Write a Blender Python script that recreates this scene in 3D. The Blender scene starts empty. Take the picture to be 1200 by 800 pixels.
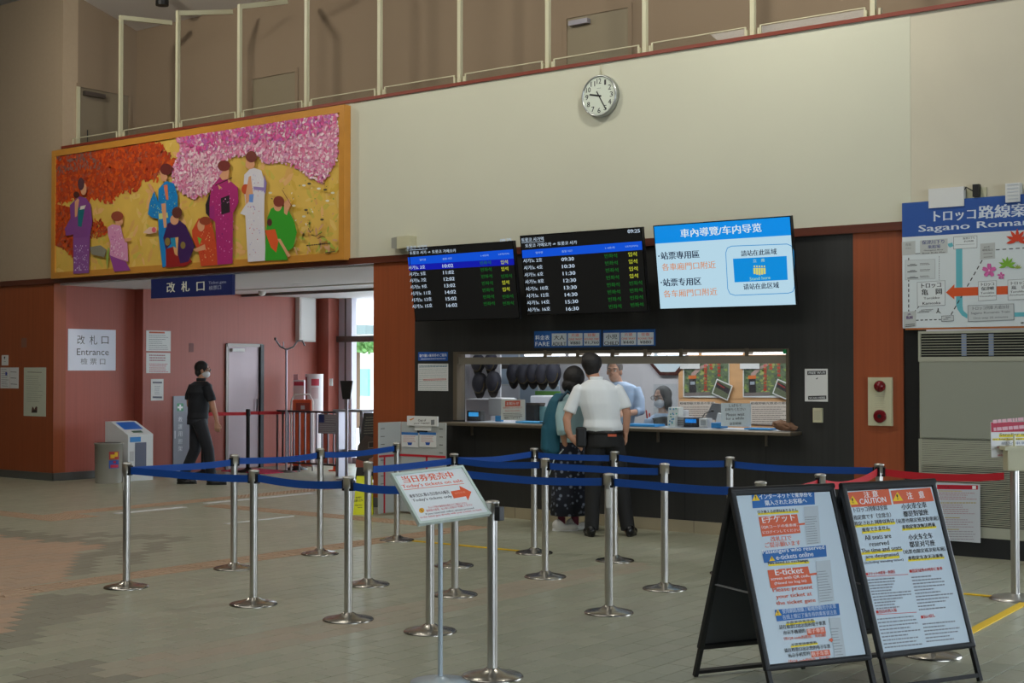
import bpy, bmesh, math, random
from mathutils import Vector, Matrix, noise
rnd = random.Random(7)
S = bpy.context.scene
COL = S.collection
PI = math.pi

# ------------------------------------------------------------ camera, world, lights, exposure
FPX, EYE, HORIZON = 1640.0, 1.57, 433.0
YAW = math.atan(FPX/2150.0)
PITCH = math.atan((HORIZON-400)/FPX)
cam = bpy.data.cameras.new('camera'); camo = bpy.data.objects.new('camera', cam); COL.objects.link(camo)
cam.sensor_width = 36; cam.lens = FPX/1200*36; cam.clip_end = 200
camo.location = (0, 0, EYE); camo.rotation_euler = (PI/2+PITCH, 0, YAW)
S.camera = camo

w = bpy.data.worlds.new('world'); S.world = w; w.use_nodes = True
bg = w.node_tree.nodes['Background']; bg.inputs[0].default_value = (.80, .90, 1.0, 1); bg.inputs[1].default_value = 7.0

S.view_settings.view_transform = 'Standard'; S.view_settings.look = 'None'
S.view_settings.gamma = 1; S.view_settings.use_curve_mapping = False
S.view_settings.exposure = -0.06
S.cycles.use_denoising = True
S.cycles.max_bounces = 8

def area(name, loc, target, size, power, color, sizey=None):
    l = bpy.data.lights.new(name, 'AREA'); l.energy = power; l.color = color
    l.shape = 'RECTANGLE' if sizey else 'SQUARE'; l.size = size
    if sizey: l.size_y = sizey
    o = bpy.data.objects.new(name, l); COL.objects.link(o); o.location = loc
    d = Vector(target)-Vector(loc); o.rotation_euler = d.to_track_quat('-Z', 'Y').to_euler()
    return o
# ceiling lamps of the hall (all above / behind the frame), world light through the gap in the added right wall
area('lamp_right', (-5.2, 9.6, 6.88), (-6.2, 11.8, 3.4), .35, 105, (1, .97, .87))
area('lamp_middle', (-9.6, 8.6, 6.88), (-9.8, 11.8, 3.4), .45, 95, (1, .96, .85))
area('lamp_left', (-14.9, 8.8, 6.88), (-14.0, 11.8, 3.3), .4, 105, (1, .94, .82))
area('hall_light', (-7.5, 4.0, 6.9), (-7.5, 5.5, 0), 7, 330, (1, .98, .92), 5)

# ------------------------------------------------------------ pixel -> place helpers (1200x800 frame)
ca, sa, cp, sp = math.cos(YAW), math.sin(YAW), math.cos(PITCH), math.sin(PITCH)
RV = Vector((ca, sa, 0)); DV = Vector((-sa*cp, ca*cp, sp)); UV = Vector((sa*sp, -ca*sp, cp)); EYEP = Vector((0, 0, EYE))
def ray(x, y): return DV+RV*((x-600)/FPX)+UV*((400-y)/FPX)
def onz(x, y, z=0.0):
    d = ray(x, y); return EYEP+d*((z-EYE)/d.z)
def onY(x, y, Y):
    d = ray(x, y); return EYEP+d*(Y/d.y)
def onX(x, y, X):
    d = ray(x, y); return EYEP+d*(X/d.x)
def onplane(x, y, o, n):
    d = ray(x, y); return EYEP+d*((o-EYEP).dot(n)/d.dot(n))
def proj(p):
    q = Vector(p)-EYEP; z = q.dot(DV)
    return 600+FPX*q.dot(RV)/z, 400-FPX*q.dot(UV)/z

# ------------------------------------------------------------ materials
def lin(c):
    c = c/255.0
    return c/12.92 if c <= .04045 else ((c+.055)/1.055)**2.4
def L3(c): return (lin(c[0]), lin(c[1]), lin(c[2]), 1)
MC = {}
def mat(c, rough=.6, metal=0.0, emit=0.0, name=None, spec=.5, noise_amt=0.0, nscale=(20, 20, 20), bump=0.0):
    key = (tuple(c), rough, metal, emit, spec, noise_amt, tuple(nscale), bump)
    if key in MC: return MC[key]
    m = bpy.data.materials.new(name or 'paint'); m.use_nodes = True
    nt = m.node_tree; b = nt.nodes['Principled BSDF']
    b.inputs['Base Color'].default_value = L3(c); b.inputs['Roughness'].default_value = rough
    b.inputs['Metallic'].default_value = metal; b.inputs['Specular IOR Level'].default_value = spec
    if emit:
        b.inputs['Emission Color'].default_value = L3(c); b.inputs['Emission Strength'].default_value = emit
        b.inputs['Base Color'].default_value = (.01, .01, .01, 1); b.inputs['Specular IOR Level'].default_value = .15
    if noise_amt or bump:
        tc = nt.nodes.new('ShaderNodeTexCoord'); mp = nt.nodes.new('ShaderNodeMapping'); mp.inputs['Scale'].default_value = nscale
        nz = nt.nodes.new('ShaderNodeTexNoise'); nz.inputs['Scale'].default_value = 1; nz.inputs['Detail'].default_value = 4
        nt.links.new(tc.outputs['Object'], mp.inputs[0]); nt.links.new(mp.outputs[0], nz.inputs['Vector'])
        if noise_amt:
            mr = nt.nodes.new('ShaderNodeMapRange'); mr.inputs[1].default_value = .3; mr.inputs[2].default_value = .7
            mr.inputs[3].default_value = 1-noise_amt; mr.inputs[4].default_value = 1+noise_amt
            mx = nt.nodes.new('ShaderNodeVectorMath'); mx.operation = 'SCALE'; mx.inputs[0].default_value = L3(c)[:3]
            nt.links.new(nz.outputs[0], mr.inputs[0]); nt.links.new(mr.outputs[0], mx.inputs['Scale']); nt.links.new(mx.outputs[0], b.inputs['Base Color'])
        if bump:
            bp = nt.nodes.new('ShaderNodeBump'); bp.inputs['Strength'].default_value = bump; bp.inputs['Distance'].default_value = .01
            nt.links.new(nz.outputs[0], bp.inputs['Height']); nt.links.new(bp.outputs[0], b.inputs['Normal'])
    MC[key] = m; return m
def glass_mat(name, tint=(1, 1, 1), refl=.07, rough=.0):
    m = bpy.data.materials.new(name); m.use_nodes = True; nt = m.node_tree; nt.nodes.clear()
    o = nt.nodes.new('ShaderNodeOutputMaterial'); mix = nt.nodes.new('ShaderNodeMixShader'); mix.inputs[0].default_value = refl
    t = nt.nodes.new('ShaderNodeBsdfTransparent'); t.inputs[0].default_value = (*tint, 1)
    g = nt.nodes.new('ShaderNodeBsdfGlossy'); g.inputs['Roughness'].default_value = rough
    nt.links.new(t.outputs[0], mix.inputs[1]); nt.links.new(g.outputs[0], mix.inputs[2]); nt.links.new(mix.outputs[0], o.inputs[0]); return m

M_upper = mat((206, 205, 185), .8, name='painted_plaster', noise_amt=.02, nscale=(1, 1, 1))
M_upper2 = mat((202, 195, 174), .8, name='painted_plaster', noise_amt=.03, nscale=(2, 2, 2))
M_gal = mat((146, 127, 105), .85, name='tan_plaster', noise_amt=.02, nscale=(1, 1, 1))
M_left = mat((180, 160, 134), .85, name='taupe_plaster', noise_amt=.02)
M_red = mat((148, 74, 40), .45, name='red_wood_panel', noise_amt=.10, nscale=(38, 38, .7))
M_redc = mat((164, 86, 72), .5, name='rosy_wood_panel', noise_amt=.06, nscale=(38, 38, .7))
M_trim = mat((92, 44, 28), .4, name='dark_red_wood', noise_amt=.15, nscale=(1, 20, 30))
M_black = mat((46, 46, 45), .42, name='black_panel', noise_amt=.12, nscale=(30, 30, .6))
M_ceil = mat((170, 172, 172), .8, name='ceiling_board')
M_white = mat((215, 216, 214), .6, name='white_board')
M_cream = mat((196, 192, 160), .5, name='cream_paint')
M_pole = mat((200, 196, 165), .45, name='cream_metal')
M_steel = mat((200, 197, 192), .31, 1.0, name='brushed_steel')
M_dsteel = mat((110, 104, 100), .4, .8, name='dull_steel')
M_bronze = mat((120, 110, 95), .4, .6, name='bronze_aluminium')
M_alu = mat((168, 165, 175), .35, .6, name='aluminium')
M_blk = mat((20, 20, 22), .45, name='black_plastic')
M_blkf = mat((28, 30, 33), .5, name='black_frame')
M_blue = mat((6, 72, 158), .6, name='blue_webbing')
M_redb = mat((190, 16, 32), .6, name='red_webbing')
M_gold = mat((200, 138, 56), .35, name='gold_frame', noise_amt=.08, nscale=(3, 3, 3))
M_glass = glass_mat('window_glass', (.97, .985, .98), .05)
M_acryl = glass_mat('clear_acrylic', (.93, .96, .97), .10)

# ------------------------------------------------------------ mesh builder
class MB:
    def __init__(s): s.v = []; s.f = []; s.m = []; s.mats = []; s.sm = []
    def mi(s, m):
        if m not in s.mats: s.mats.append(m)
        return s.mats.index(m)
    def add(s, vs, fs, m, smooth=False):
        b = len(s.v); s.v += [tuple(v) for v in vs]; i = s.mi(m)
        for f in fs: s.f.append(tuple(b+k for k in f)); s.m.append(i); s.sm.append(smooth)
    def box(s, x0, y0, z0, x1, y1, z1, m):
        vs = [(x, y, z) for z in (z0, z1) for y in (y0, y1) for x in (x0, x1)]
        s.add(vs, [(0, 2, 3, 1), (4, 5, 7, 6), (0, 1, 5, 4), (2, 6, 7, 3), (0, 4, 6, 2), (1, 3, 7, 5)], m); return s
    def bbox(s, x0, y0, z0, x1, y1, z1, m, b=.01):
        # box with bevelled vertical and horizontal edges
        bm = bmesh.new(); bmesh.ops.create_cube(bm, size=1)
        for v in bm.verts: v.co = Vector(((x0+x1)/2+v.co.x*(x1-x0), (y0+y1)/2+v.co.y*(y1-y0), (z0+z1)/2+v.co.z*(z1-z0)))
        bmesh.ops.bevel(bm, geom=bm.edges[:], offset=b, segments=2, affect='EDGES', profile=.5)
        bm.verts.index_update(); s.add([v.co[:] for v in bm.verts], [[v.index for v in f.verts] for f in bm.faces], m); bm.free(); return s
    def prism(s, pts, axis, a0, a1, m):
        # pts polygon in the two other axes, extruded along axis
        def P(p, a):
            return {'x': (a, p[0], p[1]), 'y': (p[0], a, p[1]), 'z': (p[0], p[1], a)}[axis]
        n = len(pts); vs = [P(p, a0) for p in pts]+[P(p, a1) for p in pts]
        s.add(vs, [tuple(range(n)), tuple(range(2*n-1, n-1, -1))]+[(i, i+n, (i+1) % n+n, (i+1) % n) for i in range(n)], m); return s
    def lathe(s, prof, m, n=24, c=(0, 0, 0), axis='z', smooth=True):
        vs = []; fs = []
        for r, h in prof:
            for k in range(n):
                a = 2*PI*k/n; x, y = r*math.cos(a), r*math.sin(a)
                p = {'z': (x, y, h), 'y': (x, h, y), 'x': (h, x, y)}[axis]
                vs.append((p[0]+c[0], p[1]+c[1], p[2]+c[2]))
        for j in range(len(prof)-1):
            for k in range(n):
                a, b = j*n+k, j*n+(k+1) % n; fs.append((a, b, b+n, a+n))
        s.add(vs, fs, m, smooth)
        b = len(vs)
        s.add([vs[k] for k in range(n)], [tuple(range(n-1, -1, -1))], m)
        s.add([vs[b-n+k] for k in range(n)], [tuple(range(n))], m); return s
    def tube(s, pts, r, m, n=10, smooth=True, caps=True):
        pts = [Vector(p) for p in pts]; rs = r if isinstance(r, (list, tuple)) else [r]*len(pts)
        vs = []; fs = []; t0 = (pts[1]-pts[0]).normalized()
        up = Vector((0, 0, 1)) if abs(t0.z) < .9 else Vector((1, 0, 0))
        a = t0.cross(up).normalized()
        for i, p in enumerate(pts):
            t = (pts[min(i+1, len(pts)-1)]-pts[max(i-1, 0)]).normalized()
            a = (a-t*a.dot(t)).normalized(); b = t.cross(a)
            for k in range(n):
                w_ = 2*PI*k/n; vs.append(p+(a*math.cos(w_)+b*math.sin(w_))*rs[i])
        for j in range(len(pts)-1):
            for k in range(n):
                x, y = j*n+k, j*n+(k+1) % n; fs.append((x, y, y+n, x+n))
        s.add(vs, fs, m, smooth)
        if caps:
            s.add(vs[:n], [tuple(range(n-1, -1, -1))], m); s.add(vs[-n:], [tuple(range(n))], m)
        return s
    def bar(s, p, q, wd, th, m, up=(0, 0, 1)):
        p, q = Vector(p), Vector(q); t = (q-p).normalized(); u = Vector(up); a = t.cross(u)
        if a.length < 1e-4: a = t.cross(Vector((1, 0, 0)))
        a.normalize(); b = a.cross(t)
        vs = [e+a*(i*wd/2)+b*(j*th/2) for e in (p, q) for i, j in ((-1, -1), (1, -1), (1, 1), (-1, 1))]
        s.add(vs, [(3, 2, 1, 0), (4, 5, 6, 7), (0, 1, 5, 4), (1, 2, 6, 5), (2, 3, 7, 6), (3, 0, 4, 7)], m); return s
    def build(s, name, parent=None, kind=None, label=None):
        me = bpy.data.meshes.new(name); me.from_pydata(s.v, [], s.f)
        for m in s.mats: me.materials.append(m)
        me.polygons.foreach_set('material_index', s.m); me.polygons.foreach_set('use_smooth', s.sm); me.update()
        o = bpy.data.objects.new(name, me); COL.objects.link(o)
        if parent: o.parent = parent
        if kind: o['kind'] = kind
        if label: o['label'] = label
        return o
def tag(o, label, cat, group=None, kind=None):
    o['label'] = label; o['category'] = cat
    if group: o['group'] = group
    if kind: o['kind'] = kind
    return o
def thing(name, label, cat, loc=(0, 0, 0), rz=0, group=None):
    o = bpy.data.objects.new(name, None); COL.objects.link(o); o.empty_display_size = .1
    o.location = loc; o.rotation_euler = (0, 0, rz); return tag(o, label, cat, group)
def relocate(o, loc):
    """move a world-built mesh so its origin sits at loc"""
    loc = Vector(loc); o.data.transform(Matrix.Translation(-loc)); o.location = loc; return o
def struct(mb, name, parent=None):
    o = mb.build(name, parent)
    if not parent: o['kind'] = 'structure'
    return o

# ------------------------------------------------------------ flat print (lettering, posters, screens)
TX = {}
def textmesh(s, bold):
    k = (s, bold)
    if k in TX: return TX[k]
    cu = bpy.data.curves.new('t', 'FONT'); cu.body = s; cu.resolution_u = 2; cu.size = 1
    ob = bpy.data.objects.new('t', cu); me = ob.to_mesh()
    vs = [(v.co.x, v.co.y) for v in me.vertices]; fs = [tuple(p.vertices) for p in me.polygons]
    ob.to_mesh_clear(); bpy.data.objects.remove(ob); bpy.data.curves.remove(cu)
    if not vs: vs = [(0, 0), (1, 0), (1, 1)]; fs = []
    x0 = min(v[0] for v in vs); x1 = max(v[0] for v in vs); y0 = min(v[1] for v in vs); y1 = max(v[1] for v in vs)
    vs = [((x-x0)/max(x1-x0, 1e-6), (y-y0)/max(y1-y0, 1e-6)) for x, y in vs]
    TX[k] = (vs, fs, (x1-x0)/max(y1-y0, 1e-6)); return TX[k]

class Board:
    """a flat face in the place: origin o, unit u to its right, unit v up; local frame x=u, z=v, front = -y"""
    def __init__(s, o, u, v, name=None, label=None, cat=None, group=None, emit=0, rough=.5):
        s.o, s.u, s.v = Vector(o), Vector(u).normalized(), Vector(v).normalized()
        s.y = s.v.cross(s.u).normalized(); s.emit = emit; s.rough = rough
        s.mb = MB(); s.lay = 0; s.off = .0; s.e = None
        if name:
            e = bpy.data.objects.new(name, None); COL.objects.link(e); e.empty_display_size = .1
            e.matrix_world = Matrix.Translation(s.o) @ Matrix((s.u, s.y, s.v)).transposed().to_4x4()
            s.e = tag(e, label, cat, group)
        s.C = lambda x, y: (x, y)
    def loc(s, p):
        x, y = s.C(*p); q = onplane(x, y, s.o, s.y)-s.o
        return q.dot(s.u), q.dot(s.v)
    def m(s, c): return mat(c, s.rough, emit=s.emit, name='print_ink') if not isinstance(c, bpy.types.Material) else c
    def polyl(s, pts, c, lay=None):
        if lay is None: s.lay += 1; lay = s.lay
        y = s.off-.00006*lay
        s.mb.add([(p[0], y, p[1]) for p in pts], [tuple(range(len(pts)))], s.m(c))
    def poly(s, pts, c, lay=None): s.polyl([s.loc(p) for p in pts], c, lay)
    def rectl(s, x0, z0, x1, z1, c, lay=None): s.polyl([(x0, z0), (x1, z0), (x1, z1), (x0, z1)], c, lay)
    def line(s, p, q, wpx, c, lay=None, dash=0):
        a, b = Vector(s.loc(p)), Vector(s.loc(q)); k = Vector(s.loc((p[0], p[1]-1)))-a; wd = k.length*wpx/2
        t = (b-a); L = t.length
        if L < 1e-6: return
        t /= L; n = Vector((-t.y, t.x))*wd
        if lay is None: s.lay += 1; lay = s.lay
        segs = [(0, L)]
        if dash:
            segs = []; x = 0
            while x < L: segs.append((x, min(L, x+dash*.6))); x += dash
        for x0, x1 in segs:
            A, B = a+t*x0, a+t*x1; s.polyl([tuple(A-n), tuple(B-n), tuple(B+n), tuple(A+n)], c, lay)
    def lines(s, p, q, r, n, c, wpx=1.0, seed=0, ragged=.3):
        """n rows of very small print between corner p (top left), q (top right), r (bottom left)"""
        g = random.Random(seed); s.lay += 1; lay = s.lay
        P, Q, R_ = Vector(s.loc(p)), Vector(s.loc(q)), Vector(s.loc(r)); t = Q-P; L = t.length; t /= L
        hz = (Vector(s.loc((p[0], p[1]-1)))-P).length*wpx/2; nn = Vector((-t.y, t.x))*hz
        for i in range(n):
            a = P+(R_-P)*(i/max(1, n-1)); x = 0; end = L*(1-g.random()*ragged)
            while x < end:
                ln = L*g.uniform(.03, .10); A, B = a+t*x, a+t*min(end, x+ln)
                s.polyl([tuple(A-nn), tuple(B-nn), tuple(B+nn), tuple(A+nn)], c, lay); x += ln+L*.012
    def textl(s, st, a, b, h, c, bold=.012, lay=None, sh=None):
        a, b = Vector(a), Vector(b); t = b-a; n = Vector((-t.y, t.x)).normalized()*h
        if lay is None: s.lay += 1; lay = s.lay
        vs, fs, asp = textmesh(st, 0); y = s.off-.00006*lay; tu = t.normalized()
        for k in ((0,) if bold < .01 else (-.5, 0, .5)):
            dx = tu*(k*h*min(bold, .03)*2.6); s.mb.add([(a.x+dx.x+t.x*x+n.x*z, y-k*.00002, a.y+dx.y+t.y*x+n.y*z) for x, z in vs], fs, s.m(c))
    def text(s, st, p, q, h, c, bold=.012, lay=None):
        a, b = s.loc(p), s.loc(q); k = Vector(s.loc((p[0], p[1]-h)))-Vector(a)
        s.textl(st, a, b, k.length, c, bold, lay)
    def tri(s, p, sz, lay=None):
        x, y = p; s.poly([(x-sz*.55, y+sz*.5), (x+sz*.6, y+sz*.42), (x-sz*.05, y-sz*.55)], (240, 200, 30))
        s.text('!', (x-sz*.07, y+sz*.3), (x+sz*.1, y+sz*.3), sz*.55, (40, 30, 20))
    def done(s, name='print', parent=None, label=None):
        o = s.mb.build(name, parent or s.e, label=label); s.mb = MB(); return o

WY = 11.8
XV, YV, ZV = Vector((1, 0, 0)), Vector((0, 1, 0)), Vector((0, 0, 1))
def wallboard(px0, py0, px1, py1, Y, th, name, label, cat, body, group=None, depth_name='panel', bottom=None, emit=0):
    """rectangular board on a wall that faces the hall (-Y); px corners top-left / bottom-right"""
    a, b = onY(px0, py0, Y), onY(px1, py1, Y); W, H = b.x-a.x, a.z-b.z
    B = Board((a.x, Y, b.z), XV, ZV, name, label, cat, group, emit=emit)
    MB().box(0, 0, 0, W, th, H, body).build(depth_name, B.e)
    B.W, B.H = W, H; return B
def sideboard(px0, py0, px1, py1, X, th, name, label, cat, body, group=None):
    """the same on a wall that faces +X"""
    a, b = onX(px0, py0, X), onX(px1, py1, X); W, H = b.y-a.y, a.z-b.z
    B = Board((X, a.y, b.z), YV, ZV, name, label, cat, group)
    MB().box(0, 0, 0, W, th, H, body).build('panel', B.e)
    B.W, B.H = W, H; return B

# ============================================================ SETTING
X1, X2 = -17.15, -16.95           # red side walls of the passage
XL, XR = -11.0, -10.37            # pillar right of the passage
XB0, XB1 = -10.37, -5.16          # black ticket-office front
XA = -4.70                        # right end of the red pillar
ZLT = 2.79                        # underside of upper wall
ZTOP = 4.68
YRET, YEND = 13.19, 16.75
# floor slab (grout colour shows in the joints)
fl = MB(); M_grout = mat((70, 68, 60), .9, name='grout')
fl.box(-24, -8, -.12, 9, 18.2, -.0035, M_grout)
floor = struct(fl, 'floor')
TW, TD = .15, .24
def poly_floor(pts): return [onz(*p).xy for p in pts]
def inside(p, poly):
    c = False; n = len(poly)
    for i in range(n):
        a, b = poly[i], poly[i-1]
        if (a.y > p[1]) != (b.y > p[1]) and p[0] < (b.x-a.x)*(p[1]-a.y)/(b.y-a.y)+a.x: c = not c
    return c
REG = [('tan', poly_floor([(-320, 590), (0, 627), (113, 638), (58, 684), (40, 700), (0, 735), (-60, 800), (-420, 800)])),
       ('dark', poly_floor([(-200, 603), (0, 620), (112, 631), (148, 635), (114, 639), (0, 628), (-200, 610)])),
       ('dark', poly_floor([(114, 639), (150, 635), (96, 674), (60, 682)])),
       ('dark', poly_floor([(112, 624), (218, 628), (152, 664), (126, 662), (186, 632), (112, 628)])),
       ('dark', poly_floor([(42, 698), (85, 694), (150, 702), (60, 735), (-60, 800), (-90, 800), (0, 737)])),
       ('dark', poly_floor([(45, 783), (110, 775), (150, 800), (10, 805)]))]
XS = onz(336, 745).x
M_t = {'g': [mat(c, .36, name='greenish_tile', spec=.45, noise_amt=.05, nscale=(25, 25, 25)) for c in ((158, 159, 138), (153, 154, 133), (162, 162, 141), (157, 156, 136))],
       'tan': [mat(c, .5, name='tan_tile', noise_amt=.06, nscale=(25, 25, 25)) for c in ((177, 151, 127), (172, 148, 126), (180, 151, 126))],
       'redtan': [mat((176, 118, 96), .5, name='tan_tile')],
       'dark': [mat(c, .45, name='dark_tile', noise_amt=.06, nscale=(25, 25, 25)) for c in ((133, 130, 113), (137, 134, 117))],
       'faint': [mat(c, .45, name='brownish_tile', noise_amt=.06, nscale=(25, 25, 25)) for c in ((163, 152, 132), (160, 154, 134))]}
tiles = []
nx0, nx1 = int(-19/TW), int(-.6/TW)
for i in range(nx0, nx1):
    for j in range(int(4/TD), int(17.6/TD)):
        x = i*TW+TW/2; y = j*TD+(TD/2 if i % 2 else 0)+TD/2
        px, py = proj((x, y, 0))
        if not (-40 < px < 1240 and py < 835): continue
        if y > WY+.15 and (x < X1+.02 or x > XL-.02): continue
        kind = 'g'
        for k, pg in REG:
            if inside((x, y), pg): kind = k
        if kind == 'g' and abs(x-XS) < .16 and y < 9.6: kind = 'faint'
        if kind == 'tan' and rnd.random() < .03: kind = 'redtan'
        tiles.append(((x*x+y*y), x, y, kind, rnd.randrange(len(M_t[kind]))))
tiles.sort(); tm = {}
g = .0022
def tile_mesh(m):
    b = MB(); a, c = TW/2-g, TD/2-g; e = .0025
    vs = [(-a, -c, -.006), (a, -c, -.006), (a, c, -.006), (-a, c, -.006), (-a, -c, -.0012), (a, -c, -.0012), (a, c, -.0012), (-a, c, -.0012), (-a+e, -c+e, 0), (a-e, -c+e, 0), (a-e, c-e, 0), (-a+e, c-e, 0)]
    fs = [(8, 9, 10, 11)]+[(k, (k+1) % 4, (k+1) % 4+4, k+4) for k in range(4)]+[(k+4, (k+1) % 4+4, (k+1) % 4+8, k+8) for k in range(4)]
    return vs, fs
tvs, tfs = tile_mesh(None)
vis = [t for t in tiles if -20 < proj((t[1], t[2], 0))[0] < 1220 and proj((t[1], t[2], 0))[1] < 806]
near = set(t[1:3] for t in vis[:300]); far = MB()
for d, x, y, k, r in tiles:
    m = M_t[k][r]; dz = rnd.uniform(-.0004, .0004)
    if (x, y) in near:
        if m not in tm:
            b = MB(); b.add(tvs, tfs, m); o = b.build('floor_tile', floor); tm[m] = o.data
        else:
            o = bpy.data.objects.new('floor_tile', tm[m]); COL.objects.link(o); o.parent = floor
        o.location = (x, y, dz)
    else: far.add([(x+v[0], y+v[1], v[2]+dz) for v in tvs], tfs, m)
far.build('far_floor_tiles', floor, kind='stuff')
# tactile paving: ribbed guide tiles and dotted warning tiles, three millimetres proud
M_tac = mat((178, 150, 124), .6, name='tactile_tan')
def tac_mesh(kind):
    b = MB(); b.box(-.148, -.148, 0, .148, .148, .003, M_tac)
    if kind == 'y':
        for k in range(4): b.box(-.12+k*.07, -.135, .003, -.09+k*.07, .135, .007, M_tac)
    elif kind == 'x':
        for k in range(4): b.box(-.135, -.12+k*.07, .003, .135, -.09+k*.07, .007, M_tac)
    else:
        for i in range(5):
            for j in range(5): b.prism([(-.12+i*.06+dx, -.12+j*.06+dy) for dx, dy in ((.016, 0), (0, .016), (-.016, 0), (0, -.016))], 'z', .003, .007, M_tac)
    return b
tacs = {}
def tac(kind, x, y):
    if kind not in tacs: o = tac_mesh(kind).build('tactile_tile', floor); tacs[kind] = o.data
    else: o = bpy.data.objects.new('tactile_tile', tacs[kind]); COL.objects.link(o); o.parent = floor
    o.location = (x, y, .0005)
xa = onz(200, 668).x; y = onz(30, 697).y
while y < 11.0: tac('y', xa, y); y += .3
xb, yb = onz(45, 606).x, onz(45, 606).y
for i in range(-6, 0): tac('x', xb+i*.3, yb)
for i in range(-1, 1):
    for j in range(0, 2): tac('d', xb+.3*i+.3, yb+.3*j)
y = yb+.6
while y < 14.6: tac('y' if y < 11.7 else 'd', onz(150, 594.5).x, y); y += .3
p3 = onz(338, 600); x = xb+.6
while x < -9.4: tac('x' if x < -9.9 else 'd', x, p3.y if x < -9.4 else p3.y); x += .3
# painted queue lines and yellow floor tape
def stripe(p, q, wd, c, label, cat='floor marking', name='floor_line'):
    a, b = onz(*p), onz(*q); mb = MB(); mb.bar(a+ZV*.004, b+ZV*.004, wd, .006, mat(c, .6, name='tape'))
    tag(relocate(mb.build(name), a), label, cat)
stripe((136, 602), (216, 594.4), .10, (215, 215, 215), 'white floor line at the left, just left of the paler ribbed paving')
stripe((241, 590), (367, 578), .10, (215, 215, 215), 'long white floor line behind the stanchions in front of the passage')
stripe((264, 614), (343, 605), .05, (215, 215, 215), 'short white floor line between the second and fourth stanchions from the left')
stripe((485, 634), (607, 645.5), .05, (225, 185, 20), 'yellow floor tape running left from the stanchion nearest the floral skirt', name='floor_tape')
stripe((1130, 696), (1168, 699.6), .05, (225, 185, 20), 'short yellow floor tape ending at the stroller sign post base', name='floor_tape')
stripe((1128, 745.5), (1210, 702), .06, (225, 185, 20), 'wide yellow floor tape slanting past the right sandwich board', name='floor_tape')

# main wall: upper plaster, with the passage opening below
mb = MB(); mb.box(-22, WY, ZLT+.07, -16.98, WY+.25, 6.96, M_left); struct(mb, 'wall_upper_left')
xs = onY(1067, 150, WY).x
mb = MB(); mb.box(-16.98, WY, ZLT+.07, xs, WY+.12, ZTOP, M_upper); struct(mb, 'wall_upper')
mb = MB(); mb.box(xs, WY+.004, ZLT+.07, 2, WY+.12, ZTOP, M_upper2); struct(mb, 'wall_upper_right')
mb = MB(); mb.box(-22, WY-.03, ZLT, 2, WY+.1, ZLT+.075, M_trim); struct(mb, 'trim_1')
mb = MB(); mb.box(-16.98, WY-.02, ZTOP, 2, WY+.14, ZTOP+.035, mat((128, 52, 34), .45, name='red_wood_cap')); struct(mb, 'trim_2')
# red walls
mb = MB(); mb.box(-22, WY, 0, X1, WY+.2, ZLT, M_red); struct(mb, 'wall_left')
mb = MB(); mb.box(X1-.2, WY+.2, 0, X1, YRET+.2, ZLT, M_redc); struct(mb, 'wall_passage_front')
mb = MB(); mb.box(X1-.2, YRET+.001, 0, X2, 17.6, ZLT-.021, M_redc); struct(mb, 'wall_passage')
mb = MB(); mb.box(XL, WY, 0, XR, WY+.16, ZLT, M_red); mb.box(XL, WY+.16, 0, XL+.1, 17.4, ZLT, M_red); struct(mb, 'wall_pillar_left')
mb = MB(); mb.box(XB1, WY, 0, XA, WY+.25, ZLT, M_red); struct(mb, 'wall_pillar_right')
M_base = mat((104, 106, 104), .35, .5, name='steel_skirting')
M_bb = mat((176, 164, 138), .35, .3, name='tan_metal_skirting')
mb = MB(); mb.box(-22, WY-.012, 0, X1+.012, WY, .11, M_base); mb.box(X1, WY-.012, 0, X1+.012, YRET, .11, M_base); struct(mb, 'baseboard_left')
mb = MB(); mb.box(XL-.01, WY-.012, 0, XR, WY, .11, M_base); struct(mb, 'baseboard_pillar')
mb = MB(); mb.box(XB0, WY-.015, 0, XB1, WY, .115, M_bb); mb.box(XB1, WY-.012, 0, XA, WY, .115, M_bb); struct(mb, 'baseboard_counter')
for k in range(7):
    x = XB0+.7+k*.72; o = MB().box(x-.002, WY-.0165, 0, x+.002, WY-.015, .115, M_dsteel).build('joint', bpy.data.objects['baseboard_counter'])
# black ticket-office front with the window opening
wl = onY(533, 412, WY); wr = onY(926, 409, WY)
WX0, WX1 = wl.x, wr.x; WZ0, WZ1 = 1.03, 1.765
bt = ZLT
mb = MB()
mb.box(XB0, WY, 0, XB1, WY+.18, 1.0-.031, M_black); mb.box(XB0, WY, WZ1, XB1, WY+.18, bt, M_black)
mb.box(XB0, WY, 1.0-.031, WX0, WY+.18, WZ1, M_black); mb.box(WX1, WY, 1.0-.031, XB1, WY+.18, WZ1, M_black)
office_front = struct(mb, 'wall_office_front')
for k in range(1, 6):   # joints between the black panels
    x = XB0+k*(XB1-XB0)/6
    MB().box(x-.003, WY-.001, .12, x+.003, WY+.001, .9, M_blk).build('panel_joint', office_front)
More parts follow.
